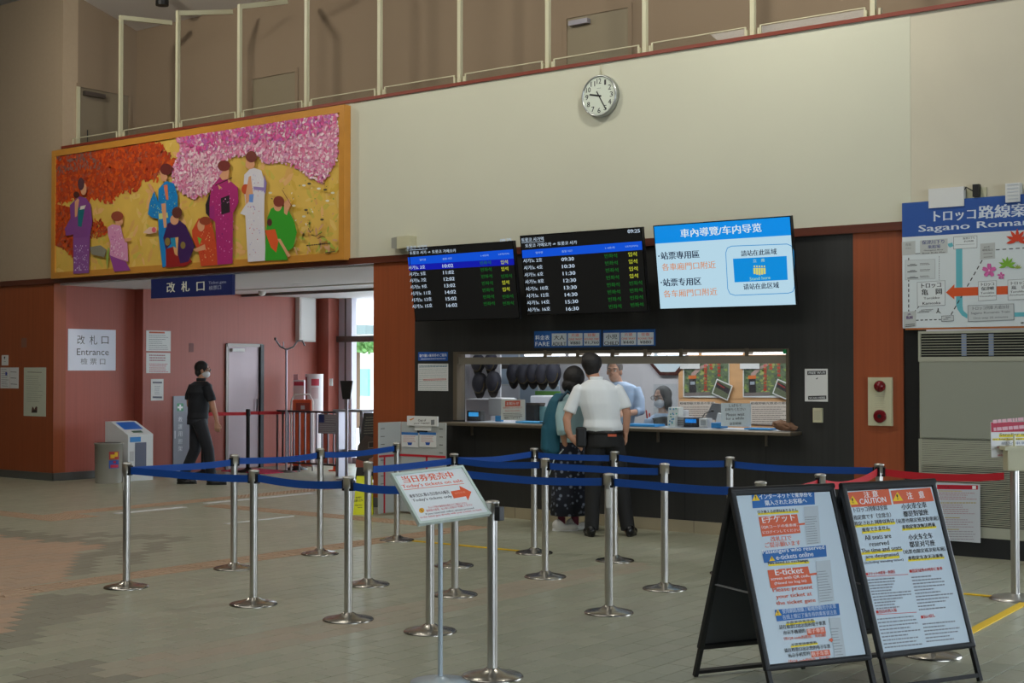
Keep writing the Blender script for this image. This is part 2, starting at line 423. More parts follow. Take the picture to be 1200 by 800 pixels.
# ticket window
mb = MB()
win = thing('ticket_window', 'wide bronze-framed ticket window in the black wall above the counter', 'window', ((WX0+WX1)/2, WY, WZ0)); win['kind'] = 'structure'
win.name = 'window_1'
cx = (WX0+WX1)/2
def W_(mb): return mb
f = MB(); hw = (WX1-WX0)/2
f.box(-hw, -.03, WZ1-WZ0-.028, hw, .10, WZ1-WZ0, M_bronze); f.box(-hw, -.03, -.01, -hw+.055, .1, WZ1-WZ0-.028, M_bronze); f.box(hw-.03, -.03, -.01, hw, .1, WZ1-WZ0-.028, M_bronze)
f.build('window_frame', win)
f = MB(); f.box(-hw+.055, .0, WZ1-WZ0-.137, hw-.03, .06, WZ1-WZ0-.062, mat((158, 150, 136), .4, .4, name='bronze_aluminium')); f.build('transom', win)
for px in (641, 679, 720, 758, 800, 877):
    x = onY(px, 414, WY).x-cx; f = MB(); f.box(x-.02, -.025, WZ1-1.0-.031, x+.02, .06, WZ1-WZ0-.0505, M_bronze); f.box(x-.02, -.036, WZ1-WZ0-.07, x+.02, -.031, WZ1-WZ0+.006, M_bronze); f.build('bracket', win)
xp = [-hw+.055]+[onY(p, 450, WY+.04).x-cx for p in (655, 766)]+[hw-.03]
for k in range(3):
    f = MB(); f.box(xp[k]+.004, .036, 0, xp[k+1]-.004, .042, WZ1-WZ0-.125, M_glass); f.build('pane', win)
f = MB(); f.box(hw-.055, -.036, WZ1-WZ0-.05, hw-.02, -.031, WZ1-WZ0-.008, mat((20, 130, 70), .5)); f.build('green_sticker', win)
# counter shelf
cl, cr = onY(518, 493, WY-.18).x, onY(930, 501, WY-.18).x
ct = thing('ticket_counter', 'long thin bronze-edged counter shelf under the ticket window', 'counter', ((cl+cr)/2, WY-.1, 1.0))
h = (cr-cl)/2
f = MB(); f.bbox(-h, -.14, -.03, h, .099, .004, M_bronze, .008); f.build('counter_edge', ct)
f = MB(); f.box(-h+.13, .10, -.02, h-.16, .60, .0, mat((176, 184, 190), .4)); f.build('counter_top', ct)
for px in (552, 770, 897):
    x = onY(px, 510, WY-.05).x-(cl+cr)/2; f = MB(); f.box(x-.006, .05, -.14, x+.006, .085, -.03, M_bronze); f.build('support', ct)

# office interior
YO = 14.3; M_ow = mat((196, 194, 198), .7, name='office_wall')
mb = MB(); mb.box(XL+.12, YO, 0, XB1+1.5, YO+.1, 2.7, M_ow); mb.box(XL+.11, WY+.18, 0, XL+.13, YO, 2.7, M_ow); mb.box(XB1+1.5, WY+.25, 0, XB1+1.6, YO+.1, 2.7, M_ow)
mb.box(XL+.12, WY+.19, 2.7, XB1+1.6, YO+.1, 2.75, M_ceil); struct(mb, 'wall_office_back')
area('office_light', ((XB0+XB1)/2+.2, 12.95, 2.66), ((XB0+XB1)/2+.2, 13.3, 0), 4.4, 95, (.95, .97, 1.0), .9)
tb = thing('office_lamp', 'row of bright fluorescent tubes along the top of the ticket window', 'lamp', ((WX0+WX1)/2, WY+.13, 1.722))
for k in range(6):
    a0 = onY(615+k*52, 416, WY+.13).x-cx; a1 = onY(662+k*52, 416, WY+.13).x-cx
    f = MB(); f.tube([(a0, 0, 0), (a1, 0, 0)], .009, mat((255, 255, 255), .5, emit=3.0, name='lamp_tube'), 8); f.build('tube', tb)
f = MB(); f.box(-1.9, .02, .01, hw-.1, .06, .04, M_white); f.build('lamp_housing', tb)

# hall ceiling, gallery
mb = MB(); mb.box(-22, -8, 6.96, 9, WY, 7.1, M_ceil); struct(mb, 'ceiling')
mb = MB(); mb.box(-22, -8.2, 0, 9, -8, 6.96, M_upper); struct(mb, 'wall_back')
mb = MB(); mb.box(9, -8, 0, 9.2, -3, 6.96, M_upper); mb.box(9, -3, 4.2, 9.2, 7, 6.96, M_upper); mb.box(9, 7, 0, 9.2, WY+.2, 6.96, M_upper); mb.box(2, WY, 0, 9, WY+.2, 6.96, M_upper); struct(mb, 'wall_right_light_block')  # unseen wall added to cut world light, gap sized to let some in
mb = MB(); mb.box(-22.2, -8, 0, -22, WY+.2, 6.96, M_left); struct(mb, 'wall_far_left')
mb = MB(); mb.prism([(WY, 6.96), (WY, 7.1), (14.4, 6.42), (14.4, 6.22)], 'x', -16.98, 9, mat((214, 208, 200), .8)); struct(mb, 'ceiling_gallery')
YG = 13.07; GF = 3.56
mb = MB(); mb.box(-17.1, WY+.25, GF, -16.98, YG+.1, 7, M_gal); struct(mb, 'wall_gallery_left')
mb = MB(); mb.box(-17, YG, GF, 2, YG+.15, 7.2, M_gal); wg = struct(mb, 'wall_gallery_back')
mb = MB(); mb.box(-17, WY+.13, GF-.15, 2, YG-.001, GF, M_ceil); struct(mb, 'floor_gallery')
for i, (pl, pr, hasc) in enumerate([(297, 347, 0), (665, 737, 1)]):   # doors in the gallery back wall
    a, b = onY(pl, 50, YG).x, onY(pr, 50, YG).x; zt = onY(pr, 84 if i == 0 else 9, YG).z
    mbf = MB(); mbf.box(a-.05, YG-.02, GF, a, YG, zt, M_gal); mbf.box(b, YG-.02, GF, b+.05, YG, zt, M_gal); mbf.box(a-.05, YG-.02, zt, b+.05, YG, zt+.05, M_gal)
    d = struct(mbf, 'door_%d' % (i+1))
    MB().box(a, YG-.006, GF, b, YG-.002, zt, mat((140, 128, 104), .6)).build('door_leaf', d)
    if hasc: MB().box(a+.06, YG-.07, zt-.1, a+.32, YG-.006, zt-.045, M_alu).build('door_closer', d)
a, b = onX(93, 102, -16.98), onX(150, 112, -16.98)
mbf = MB(); mbf.box(-16.98, a.y-.05, GF, -16.955, a.y, a.z, M_pole); mbf.box(-16.98, b.y, GF, -16.955, b.y+.04, a.z, M_gal); mbf.box(-16.98, a.y-.05, a.z, -16.955, b.y+.04, a.z+.05, M_gal)
d = struct(mbf, 'door_3'); MB().box(-16.979, a.y, GF, -16.972, b.y, a.z, mat((132, 120, 100), .6)).build('door_leaf', d)
MB().box(-16.97, a.y+.05, a.z-.11, -16.91, a.y+.4, a.z-.05, M_dsteel).build('door_closer', d)
mh = MB(); mh.tube([(-16.95, a.y+.12, a.z-.95), (-16.95, a.y+.12, a.z-.6)], .008, M_blk, 6); mh.bbox(-16.97, a.y+.09, a.z-1.0, -16.93, a.y+.15, a.z-.86, M_dsteel, .005); mh.build('door_handle', d)
dl = MB(); q = onY(190, 4, 12.4); dl.lathe([(.09, -.03), (.09, .09)], M_blk, 16, (q.x, 12.4, q.z)); o = dl.build('gallery_downlight'); tag(relocate(o, (q.x, 12.4, q.z)), 'black round downlight under the sloping gallery ceiling', 'lamp')
# gallery posts with roof beams and low rails
YP = 11.9
gxs = [-15.80+1.2*k for k in range(10)]
bends = [(201, 27), (272, 14), (336, 2)]
tops = [6.41, 6.285, 6.18, 6.4, 6.5, 6.5, 6.5, 6.5, 6.5, 6.5]
pos_w = ['first', 'second', 'third', 'fourth', 'fifth', 'sixth', 'seventh', 'eighth', 'ninth', 'tenth']
for k, gx in enumerate(gxs):
    t = thing('gallery_post', 'slim cream steel gallery post with bent-back top beam, %s from the left' % pos_w[k] if k < 3 else 'slim cream steel gallery post above the plaster wall, %s from the left' % pos_w[k], 'post', (gx, YP, ZTOP), 0, 'cream posts along the gallery')
    zt = tops[k]-ZTOP
    MB().box(-.022, -.022, 0, .022, .022, zt, M_pole).build('post', t)
    be = onY(bends[k][0], bends[k][1], YP+.75)-Vector((gx, YP, ZTOP)) if k < 3 else Vector((0, .75, zt-.03))
    MB().bar((0, 0, zt-.03), be, .045, .06, M_pole).build('beam', t)
    f = MB(); f.box(-.05, -.035, .035, .05, .035, .05, M_pole); f.box(-.075, -.02, .035, -.055, .02, .12, M_pole); f.box(.055, -.02, .035, .075, .02, .12, M_pole); f.build('bracket', t)
for k in range(10):
    x0 = gxs[k-1] if k else -16.95; x1 = gxs[k]
    t = thing('low_rail', 'thin cream rail frame on the ledge left of the %s gallery post' % pos_w[k], 'railing', ((x0+x1)/2, YP, ZTOP+.035), 0, 'thin rails between gallery posts')
    h = (x1-x0)/2-.08
    f = MB(); f.tube([(-h, 0, .11), (h, 0, .11)], .008, M_pole, 6); f.build('rail', t)
    for sx in (-1, 1): MB().box(sx*h-.008, -.008, 0, sx*h+.008, .008, .115, M_pole).build('rail_end', t)
    MB().box(-h+.01, -.002, .0, h-.01, .002, .1, M_glass).build('glass_panel', t)

# passage ceiling, end wall with glazing, daylight outside
mb = MB(); mb.box(X1, WY+.1, ZLT-.02, XL, 18, ZLT+.1, mat((232, 230, 232), .7)); pc = struct(mb, 'ceiling_passage')
MB().box(X2+.01, 15.1, ZLT-.06, XL, 15.2, ZLT-.02, M_dsteel).build('ceiling_slot', pc)
MB().box(X2+.01, 14.2, ZLT-.035, XL, 14.24, ZLT-.02, M_white).build('ceiling_bead', pc)
for px, py in ((232+118, 333), (424, 334)):
    q = onz(px, py, ZLT-.02)
    if q.y < 17: o = MB().lathe([(.09, -.004), (.09, 0)], mat((235, 235, 235), .5), 16).build('recessed_light', pc); o.location = q
q = onz(307, 341, ZLT-.02); sd = thing('smoke_detector', 'small white dome detector on the passage ceiling', 'detector', q)
MB().lathe([(.06, 0), (.06, -.03), (.045, -.06), (.01, -.075)], M_white, 18).build('dome', sd)
YEND = onX(371.5, 400, X2).y; xe = onY(385, 400, YEND).x; YW = onX(398, 400, xe).y
mb = MB(); mb.box(X2-.2, YEND, 0, xe, YW+.2, ZLT, M_redc); struct(mb, 'wall_passage_end')
xm = onY(413, 400, YW).x
wd = MB(); wd.box(xe, YW-.02, 0, xm, YW+.1, ZLT, mat((190, 186, 198), .5, .1)); xq = onY(406, 400, YW).x; wd.box(xq-.01, YW-.035, 0, xq+.01, YW-.02, ZLT, M_dsteel)
zt = onY(425, 397, YW).z
wd.box(xe, YW-.08, zt-.05, XL, YW-.021, zt+.05, M_dsteel); wd.box(xm, YW, 0, XL, YW+.05, .10, M_alu)
for k in range(1, 5): wd.box(xm+k*1.15-.03, YW-.04, 0, xm+k*1.15+.03, YW+.05, ZLT, M_alu)
o = struct(wd, 'window_2'); MB().box(xm, YW+.02, .10, XL, YW+.028, ZLT-.02, M_glass).build('pane', o)
mb = MB(); mb.box(-44, 18.2, -.15, 0, 44, -.02, mat((190, 190, 188), .8)); struct(mb, 'ground')
ob = MB(); ob.box(-34, 30, 0, -20, 31, 5, mat((225, 226, 226), .8)); 
o = ob.build('outdoor_building'); relocate(o, (-27, 30, 0)); tag(o, 'pale bright building seen through the passage glass', 'building')
q0, q1 = onY(422, 432, 29.9), onY(431, 464, 29.9); o2 = MB().box(q0.x+27, -.1, q1.z, q1.x+27, 0, q0.z, mat((110, 165, 150), .6)).build('green_door', o)
q0, q1 = onY(405, 382, 29.8), onY(440, 391, 29.8); o2 = MB().box(q0.x+27, -1.0, q1.z, q1.x+27, 0, q0.z, mat((110, 125, 125), .6)).build('awning', o)
bs = MB()
for k in range(260):
    q = onY(rnd.uniform(405, 445), rnd.uniform(397, 412), 27+rnd.random()); r = rnd.uniform(.06, .14)
    a = Vector((rnd.uniform(-1, 1), rnd.uniform(-1, 1), rnd.uniform(-1, 1))).normalized()*r; b = a.cross(Vector((rnd.random(), 1, rnd.random()))).normalized()*r*.6
    bs.add([q-a, q+b, q+a, q-b], [(0, 1, 2, 3)], mat((90, 135, 70), .7))
bs.box(onY(415, 400, 27.5).x, 27.4, 0, onY(416, 400, 27.5).x+.1, 27.6, 2.2, mat((90, 70, 50), .8))
tag(bs.build('shrub'), 'green leafy shrub outdoors beyond the passage glass', 'plant')
# distant passage door in the side wall
a, b = onX(265, 403, X2), onX(306, 404, X2); zt = 1.975
dd = MB(); dd.box(X2, a.y-.02, 0, X2+.03, a.y+.03, zt, M_dsteel); dd.box(X2, b.y-.05, 0, X2+.05, b.y+.02, zt, M_blk); dd.box(X2, a.y, zt-.04, X2+.04, b.y, zt+.01, M_dsteel)
d = struct(dd, 'door_4'); MB().box(X2, a.y+.03, 0.01, X2+.012, b.y-.05, zt-.04, mat((156, 142, 146), .5, .5, name='door_steel')).build('door_leaf', d)
MB().box(X2+.012, a.y+.08, zt-.12, X2+.06, a.y+.34, zt-.07, M_white).build('door_closer', d)
MB().tube([(X2+.05, b.y-.13, .85), (X2+.05, b.y-.13, 1.1)], .01, M_blk, 8).build('door_handle', d)
# white wall box above coat stand
zz = onX(351, 400, X2+.1).z-ZLT+.02; y0 = onX(351, 400, X2+.1).y; y1 = onX(370, 400, X2+.1).y
wb = thing('wall_cabinet', 'tall white box cabinet high on the rosy wall near the glazing', 'cabinet', (X2, y0, ZLT-.02))
MB().box(0, 0, zz, .1, y1-y0, 0, mat((214, 212, 208), .6)).build('body', wb); MB().box(.1, .03, zz+.03, .106, y1-y0-.03, -.03, mat((226, 224, 222), .5)).build('door', wb)

# ============================================================ STANCHIONS AND BELTS
def stanchion_parts(t, base=.16):
    MB().lathe([(base, 0), (base, .006), (base*.94, .013), (base*.6, .024), (.055, .034), (.03, .050)], mat((164, 160, 152), .24, 1.0, name='base_steel'), 40).build('base', t)
    MB().lathe([(.0265, .05), (.0265, .83)], M_steel, 20).build('pole', t)
    MB().lathe([(.034, .825), (.034, .885), (.037, .887), (.037, .893), (.030, .899), (.012, .902)], M_steel, 24).build('head', t)
POSTS = [  # px, py of base centre, label
 (148, 688, 'steel stanchion at the far left holding two blue belts, white sticker near its top'),
 (274, 666, 'steel stanchion in front of the walking man, second from the left'),
 (297, 708, 'steel stanchion third from the left, in front of the white floor line'),
 (375, 649, 'steel stanchion fourth from the left, in front of the small grey fence notice'),
 (408, 726, 'steel stanchion in the front row, immediately left of the yellow floor sign'),
 (431, 685, 'steel stanchion directly in front of the yellow floor sign'),
 (465, 633, 'steel stanchion in front of the luggage size board'),
 (504, 740, 'steel stanchion half hidden behind the left of the tilted arrow sign'),
 (533, 697, 'steel stanchion whose top is hidden behind the tilted arrow sign, nearer of two in line'),
 (532, 663, 'steel stanchion whose head shows just above the tilted arrow sign, farther of two in line'),
 (577, 793, 'nearest steel stanchion, right beside the tilted arrow sign, without any belt'),
 (626, 648, 'steel stanchion left of the woman in the floral skirt, farther of the two there'),
 (639, 676, 'steel stanchion left of the woman in the floral skirt, nearer of the two there'),
 (713.5, 718, 'steel stanchion with white sticker, in front of the man in the white shirt'),
 (720.5, 657, 'steel stanchion right behind the white-stickered one, at the trousers of the man in white'),
 (779, 690, 'steel stanchion right of the two customers, at the end of a blue belt'),
 (856, 672, 'steel stanchion whose top shows left of the first sandwich board top corner'),
 (962, 719, 'steel stanchion rising behind the gap between the sandwich boards, between red belts'),
 (1031, 691, 'steel stanchion behind the second sandwich board where blue and red belts meet'),
 (892, 740, 'steel stanchion whose cap barely shows over the first sandwich board'),
 (1092, 768, 'steel stanchion hidden by the second sandwich board with only its base showing'),
]
ST = []; proto = None
for px, py, lab in POSTS:
    q = onz(px, py)
    if proto is None:
        t = thing('stanchion', lab, 'stanchion', q, 0, 'steel belt stanchions'); stanchion_parts(t); proto = t
    else:
        t = proto.copy(); COL.objects.link(t); t.location = q; t['label'] = lab
        for ch in list(proto.children):
            c = ch.copy(); COL.objects.link(c); c.parent = t
    ST.append(t)
M_stick = mat((225, 224, 218), .6, name='paper_sticker')
def sticker(t, z, hgt, ang):
    a = Vector((math.cos(ang), math.sin(ang))); f = MB(); n = 7; vs = []
    for k in range(n):
        w_ = ang+(k/(n-1)-.5)*1.3; vs += [(.0272*math.cos(w_), .0272*math.sin(w_), z), (.0272*math.cos(w_), .0272*math.sin(w_), z+hgt)]
    f.add(vs, [(2*k, 2*k+2, 2*k+3, 2*k+1) for k in range(n-1)], M_stick); f.build('sticker', t)
sticker(ST[0], .70, .10, -2.1); sticker(ST[13], .68, .12, -1.0)
BZ = .842
def belt(i, j, m, sag=.012, P=None):
    a = Vector(ST[i].location); b = Vector(P if P else ST[j].location); d = (b-a); L = d.length; d.normalize()
    n = 14; vs = []; fs = []; s = Vector((-d.y, d.x, 0))*.0015
    for k in range(n+1):
        x = .04+(L-.08)*k/n; u = k/n; z = BZ-sag*4*u*(1-u); p = d*x
        for sg, h in ((-1, -.025), (1, -.025), (1, .025), (-1, .025)):
            q = p+s*sg; vs.append((q.x, q.y, z+h+.004*math.sin(u*5+i)))
    for k in range(n):
        for c in range(4): fs.append((k*4+c, k*4+(c+1) % 4, k*4+4+(c+1) % 4, k*4+4+c))
    fs += [(3, 2, 1, 0), (n*4, n*4+1, n*4+2, n*4+3)]
    f = MB(); f.add(vs, fs, m); f.build('belt', ST[i])
    for o, dd in ((ST[i], d), (ST[j] if j is not None else None, -d)):
        if o is None: continue
        f = MB(); f.bar(dd*.030+ZV*(BZ-.033), dd*.030+ZV*(BZ+.033), .032, .026, M_blk, up=dd) ; f.build('belt_clip', next((c for c in o.children if c.name.startswith('head') and not c.name.startswith('head_')), o))
for i, j in ((0, 1), (0, 2), (1, 3), (3, 6), (2, 4), (4, 7), (5, 9), (9, 11), (9, 12), (11, 14), (12, 15), (8, 13), (14, 16), (13, 19), (16, 18)): belt(i, j, M_blue)
belt(19, 17, M_redb, .02); belt(17, 18, M_redb, .05)
f = MB(); f.bbox(.028, -.02, .80, .062, .02, .872, M_blk, .004); f.build('belt_clip', next(c for c in ST[10].children if c.name.startswith('head')))
# stroller sign post at the right edge
q = onz(1190, 702); sp_ = thing('stroller_sign_post', 'steel post with beige head box at the right edge, holding a red belt', 'stanchion', q)
MB().lathe([(.17, 0), (.17, .006), (.15, .018), (.09, .03), (.045, .04)], M_steel, 40).build('base', sp_)
MB().lathe([(.029, .04), (.029, .95)], M_steel, 20).build('pole', sp_)
rz = YAW
f = MB(); f.bbox(-.065, -.05, .88, .065, .05, 1.035, M_cream, .008); f.box(-.085, -.06, 1.02, .085, .06, 1.045, M_cream); o = f.build('head_box', sp_); o.rotation_euler = (0, 0, rz)
MB().bar((.0, .0, 1.04), (0, 0, 1.12), .02, .012, M_cream).build('sign_holder', sp_)
STq = Vector(q)
ST.append(sp_)
belt(18, None, M_redb, .03, P=STq+Vector((-.03, 0, 0)))
o = onY(1162, 536, q.y-.03); u = RV.copy(); 
SB = Board(o, (RV+ZV*.035), ZV, 'stroller_notice', 'white and crimson notice card about strollers clipped on the right-edge post', 'sign')
MB().box(0, 0, 0, .30, .004, .245, mat((225, 225, 225), .4)).build('card', SB.e)
SB.rectl(.002, .175, .298, .243, (188, 20, 60)); SB.lines((1163, 494), (1235, 489), (1164, 503), 2, (230, 180, 190), 4, 3, .1)
SB.rectl(.055, .138, .29, .160, (235, 215, 40)); SB.textl('Stroller only', (.06, .142), (.285, .142), .025, (30, 30, 30))
SB.rectl(.01, .118, .29, .132, (235, 215, 40)); SB.textl('or big luggage only', (.01, .118), (.29, .118), .014, (40, 40, 40))
SB.textl('嬰兒車專用', (.07, .088), (.29, .088), .018, (120, 130, 150)); SB.textl('請在工作人員的指引下前往', (.04, .064), (.29, .064), .012, (200, 60, 80))
SB.textl('婴儿车专用', (.07, .034), (.29, .034), .020, (50, 50, 50)); SB.textl('请在工作人员的指引下前往', (.04, .010), (.29, .010), .012, (200, 60, 80)); SB.done()

# ============================================================ TILTED ARROW SIGN
q = onz(516, 799); sg = thing('arrow_sign_stand', 'white tilted notice board with orange arrow on a slim grey pole, front of the queue', 'sign', q)
M_lg = mat((176, 188, 196), .35, .3, name='pale_grey_metal'); M_fr = mat((200, 214, 206), .35, name='pale_frame')
MB().lathe([(.15, 0), (.15, .006), (.05, .012), (.02, .03)], M_lg, 32).build('base', sg)
th, ph, ro, bw, bl = -1.28, .78, .07, .45, .33
n0 = Vector((-math.sin(th), -math.cos(th), 0)); u0 = Vector((math.cos(th), -math.sin(th), 0))
up0 = -n0*math.sin(ph)+ZV*math.cos(ph); uu = u0*math.cos(ro)+up0*math.sin(ro); vv = -u0*math.sin(ro)+up0*math.cos(ro)
cc = Vector((-4.59, 5.43, .94)); org = cc-uu*bw/2-vv*bl/2
MB().tube([(0, 0, .02), (0, 0, .90)], .0125, M_lg, 14).build('pole', sg)
B = Board(org, uu, vv)
def bodymesh(B, fn, name, parent):
    """mesh in the board's frame, parented to a thing elsewhere"""
    mb = MB(); fn(mb); M = Matrix.Translation(B.o) @ Matrix((B.u, B.y, B.v)).transposed().to_4x4()
    mb.v = [tuple(M @ Vector(v)-Vector(parent.location)) for v in mb.v]; return mb.build(name, parent)
def fb(mb):
    mb.box(.012, 0, .012, bw-.012, .012, bl-.012, mat((230, 235, 237), .35))
    for a in ((0, -.006, 0, bw, .016, .014), (0, -.006, bl-.014, bw, .016, bl), (0, -.006, .014, .014, .016, bl-.014), (bw-.014, -.006, .014, bw, .016, bl-.014)): mb.box(*a, M_fr)
bodymesh(B, fb, 'sign_board', sg)
B.C = lambda x, y: (450+x/5.333, 530+y/5.333)
OR = (228, 92, 50); K = (45, 45, 50)
B.text('当日券発売中', (127, 192), (442, 158), 40, OR, .03); B.text("Today's tickets on sale", (122, 230), (498, 190), 26, OR, .02)
B.line((124, 234), (500, 194), 3, OR)
B.text('乗車当日に限る当日券のみ販売', (165, 284), (412, 256), 20, K, .02); B.text("Today's tickets only", (185, 313), (430, 285), 20, K, .02)
B.poly([(416, 243), (476, 233), (470, 208), (546, 246), (525, 300), (512, 274), (436, 287)], OR); B.text('切符売場', (445, 262), (510, 252), 10, (240, 150, 120))
B.poly([(235+17*math.cos(a), 362+16*math.sin(a)) for a in [k*PI/8 for k in range(16)]], (225, 165, 30)); B.line((226, 355), (244, 370), 4, (120, 80, 20))
B.text('ネット予約の乗車券は改札口でご提示ください', (280, 352), (522, 322), 13, (200, 70, 70)); B.text('乗車券の変更、払い戻しは窓口へお越しください', (268, 372), (555, 332), 13, (200, 70, 70))
B.text('If you reserved online, please proceed', (265, 394), (565, 355), 13, K); B.text('to the ticket gate directly with your e-ticket on hand', (230, 415), (612, 365), 13, (200, 60, 70))
mbo = B.mb; M4 = Matrix.Translation(B.o) @ Matrix((B.u, B.y, B.v)).transposed().to_4x4()
mbo.v = [tuple(M4 @ Vector(v)-q) for v in mbo.v]; mbo.build('print', sg)

# ============================================================ SANDWICH BOARDS
def aframe(name, label, k, x, y, z, th, ph, L, W0, foot_d, printer):
    x, y, z = x*k, y*k, EYE-(EYE-z)*k; W, L = W0*k, L*k
    n = Vector((-math.sin(th), -math.cos(th), 0)); u = Vector((math.cos(th), -math.sin(th), 0)); up = -n*math.sin(ph)+ZV*math.cos(ph)
    org = Vector((x, y, z))-u*W/2
    top = org+up*(L+.0); t = thing(name, label, 'sign', (x, y, 0)); base = Vector((x, y, 0))
    B = Board(org, u, up); M = Matrix.Translation(B.o) @ Matrix((B.u, B.y, B.v)).transposed().to_4x4()
    def put(mb, nm, M=M, lab=None):
        mb.v = [tuple(M @ Vector(v)-base) for v in mb.v]; return mb.build(nm, t, label=lab)
    fw = .030
    # front frame: rounded tubes round the edge, mitred
    f = MB(); r = .018
    f.bbox(0, -.012, 0, fw, .022, L, M_blkf, .010); f.bbox(W-fw, -.012, 0, W, .022, L, M_blkf, .010)
    f.bbox(0, -.0125, 0, W, .0215, fw, M_blkf, .010); f.bbox(0, -.0125, L-fw, W, .0215, L, M_blkf, .010); put(f, 'front_frame')
    f = MB(); f.box(fw-.004, .0, fw-.004, W-fw+.004, .006, L-fw+.004, mat((205, 220, 230), .35, name='poster_sheet')); put(f, 'poster')
    f = MB(); f.box(fw-.004, .007, fw-.004, W-fw+.004, .012, L-fw+.004, mat((66, 70, 76), .6)); put(f, 'back_sheet')
    foot = -z/math.cos(ph)
    for xx in (.018, W-.018):
        f = MB(); f.bar((xx, .006, foot+.006), (xx, .006, .02), .022, .022, M_blk, up=(0, 1, 0)); put(f, 'leg')
    f = MB(); f.bar((.018, .006, foot+.035), (W-.018, .006, foot+.035), .02, .02, M_blk); put(f, 'crossbar')
    # rear panel, mirrored about the vertical plane through the hinge
    up2 = n*math.sin(ph)*-1*-1; up2 = (n*math.sin(ph)+ZV*math.cos(ph))
    o2 = top-up2*L; M2 = Matrix.Translation(o2) @ Matrix((u, up2.cross(u).normalized(), up2)).transposed().to_4x4()
    f = MB(); f.bbox(0, -.022, 0, fw, .012, L, M_blkf, .008); f.bbox(W-fw, -.022, 0, W, .012, L, M_blkf, .008)
    f.bbox(0, -.0215, 0, W, .0125, fw, M_blkf, .008); f.bbox(0, -.0215, L-fw, W, .0125, L, M_blkf, .008); put(f, 'rear_frame', M2)
    f = MB(); f.box(fw-.004, -.008, fw-.004, W-fw+.004, .0, L-fw+.004, mat((72, 76, 82), .55)); put(f, 'rear_sheet', M2)
    for xx in (.018, W-.018):
        f = MB(); f.bar((xx, -.005, foot+.006), (xx, -.005, .02), .022, .022, M_blk, up=(0, 1, 0)); put(f, 'leg', M2)
    f = MB(); f.bar((.018, -.005, foot+.03), (W-.018, -.005, foot+.03), .02, .02, M_blk); put(f, 'crossbar', M2)
    # brace
    a = M @ Vector((.02, .012, L*.42)); b = M2 @ Vector((.02, -.012, L*.42)); f = MB(); f.bar(a-base, b-base, .016, .006, M_alu); f.build('brace', t)
    f = MB(); f.tube([(0, .0, L-.004), (W, 0, L-.004)], .016, M_blk, 10); put(f, 'hinge')
    B.off = -.0008; printer(B); put(B.mb, 'print'); return t
WH = (236, 240, 242); BL = (36, 104, 176); OG = (218, 98, 62); YE = (236, 214, 40)
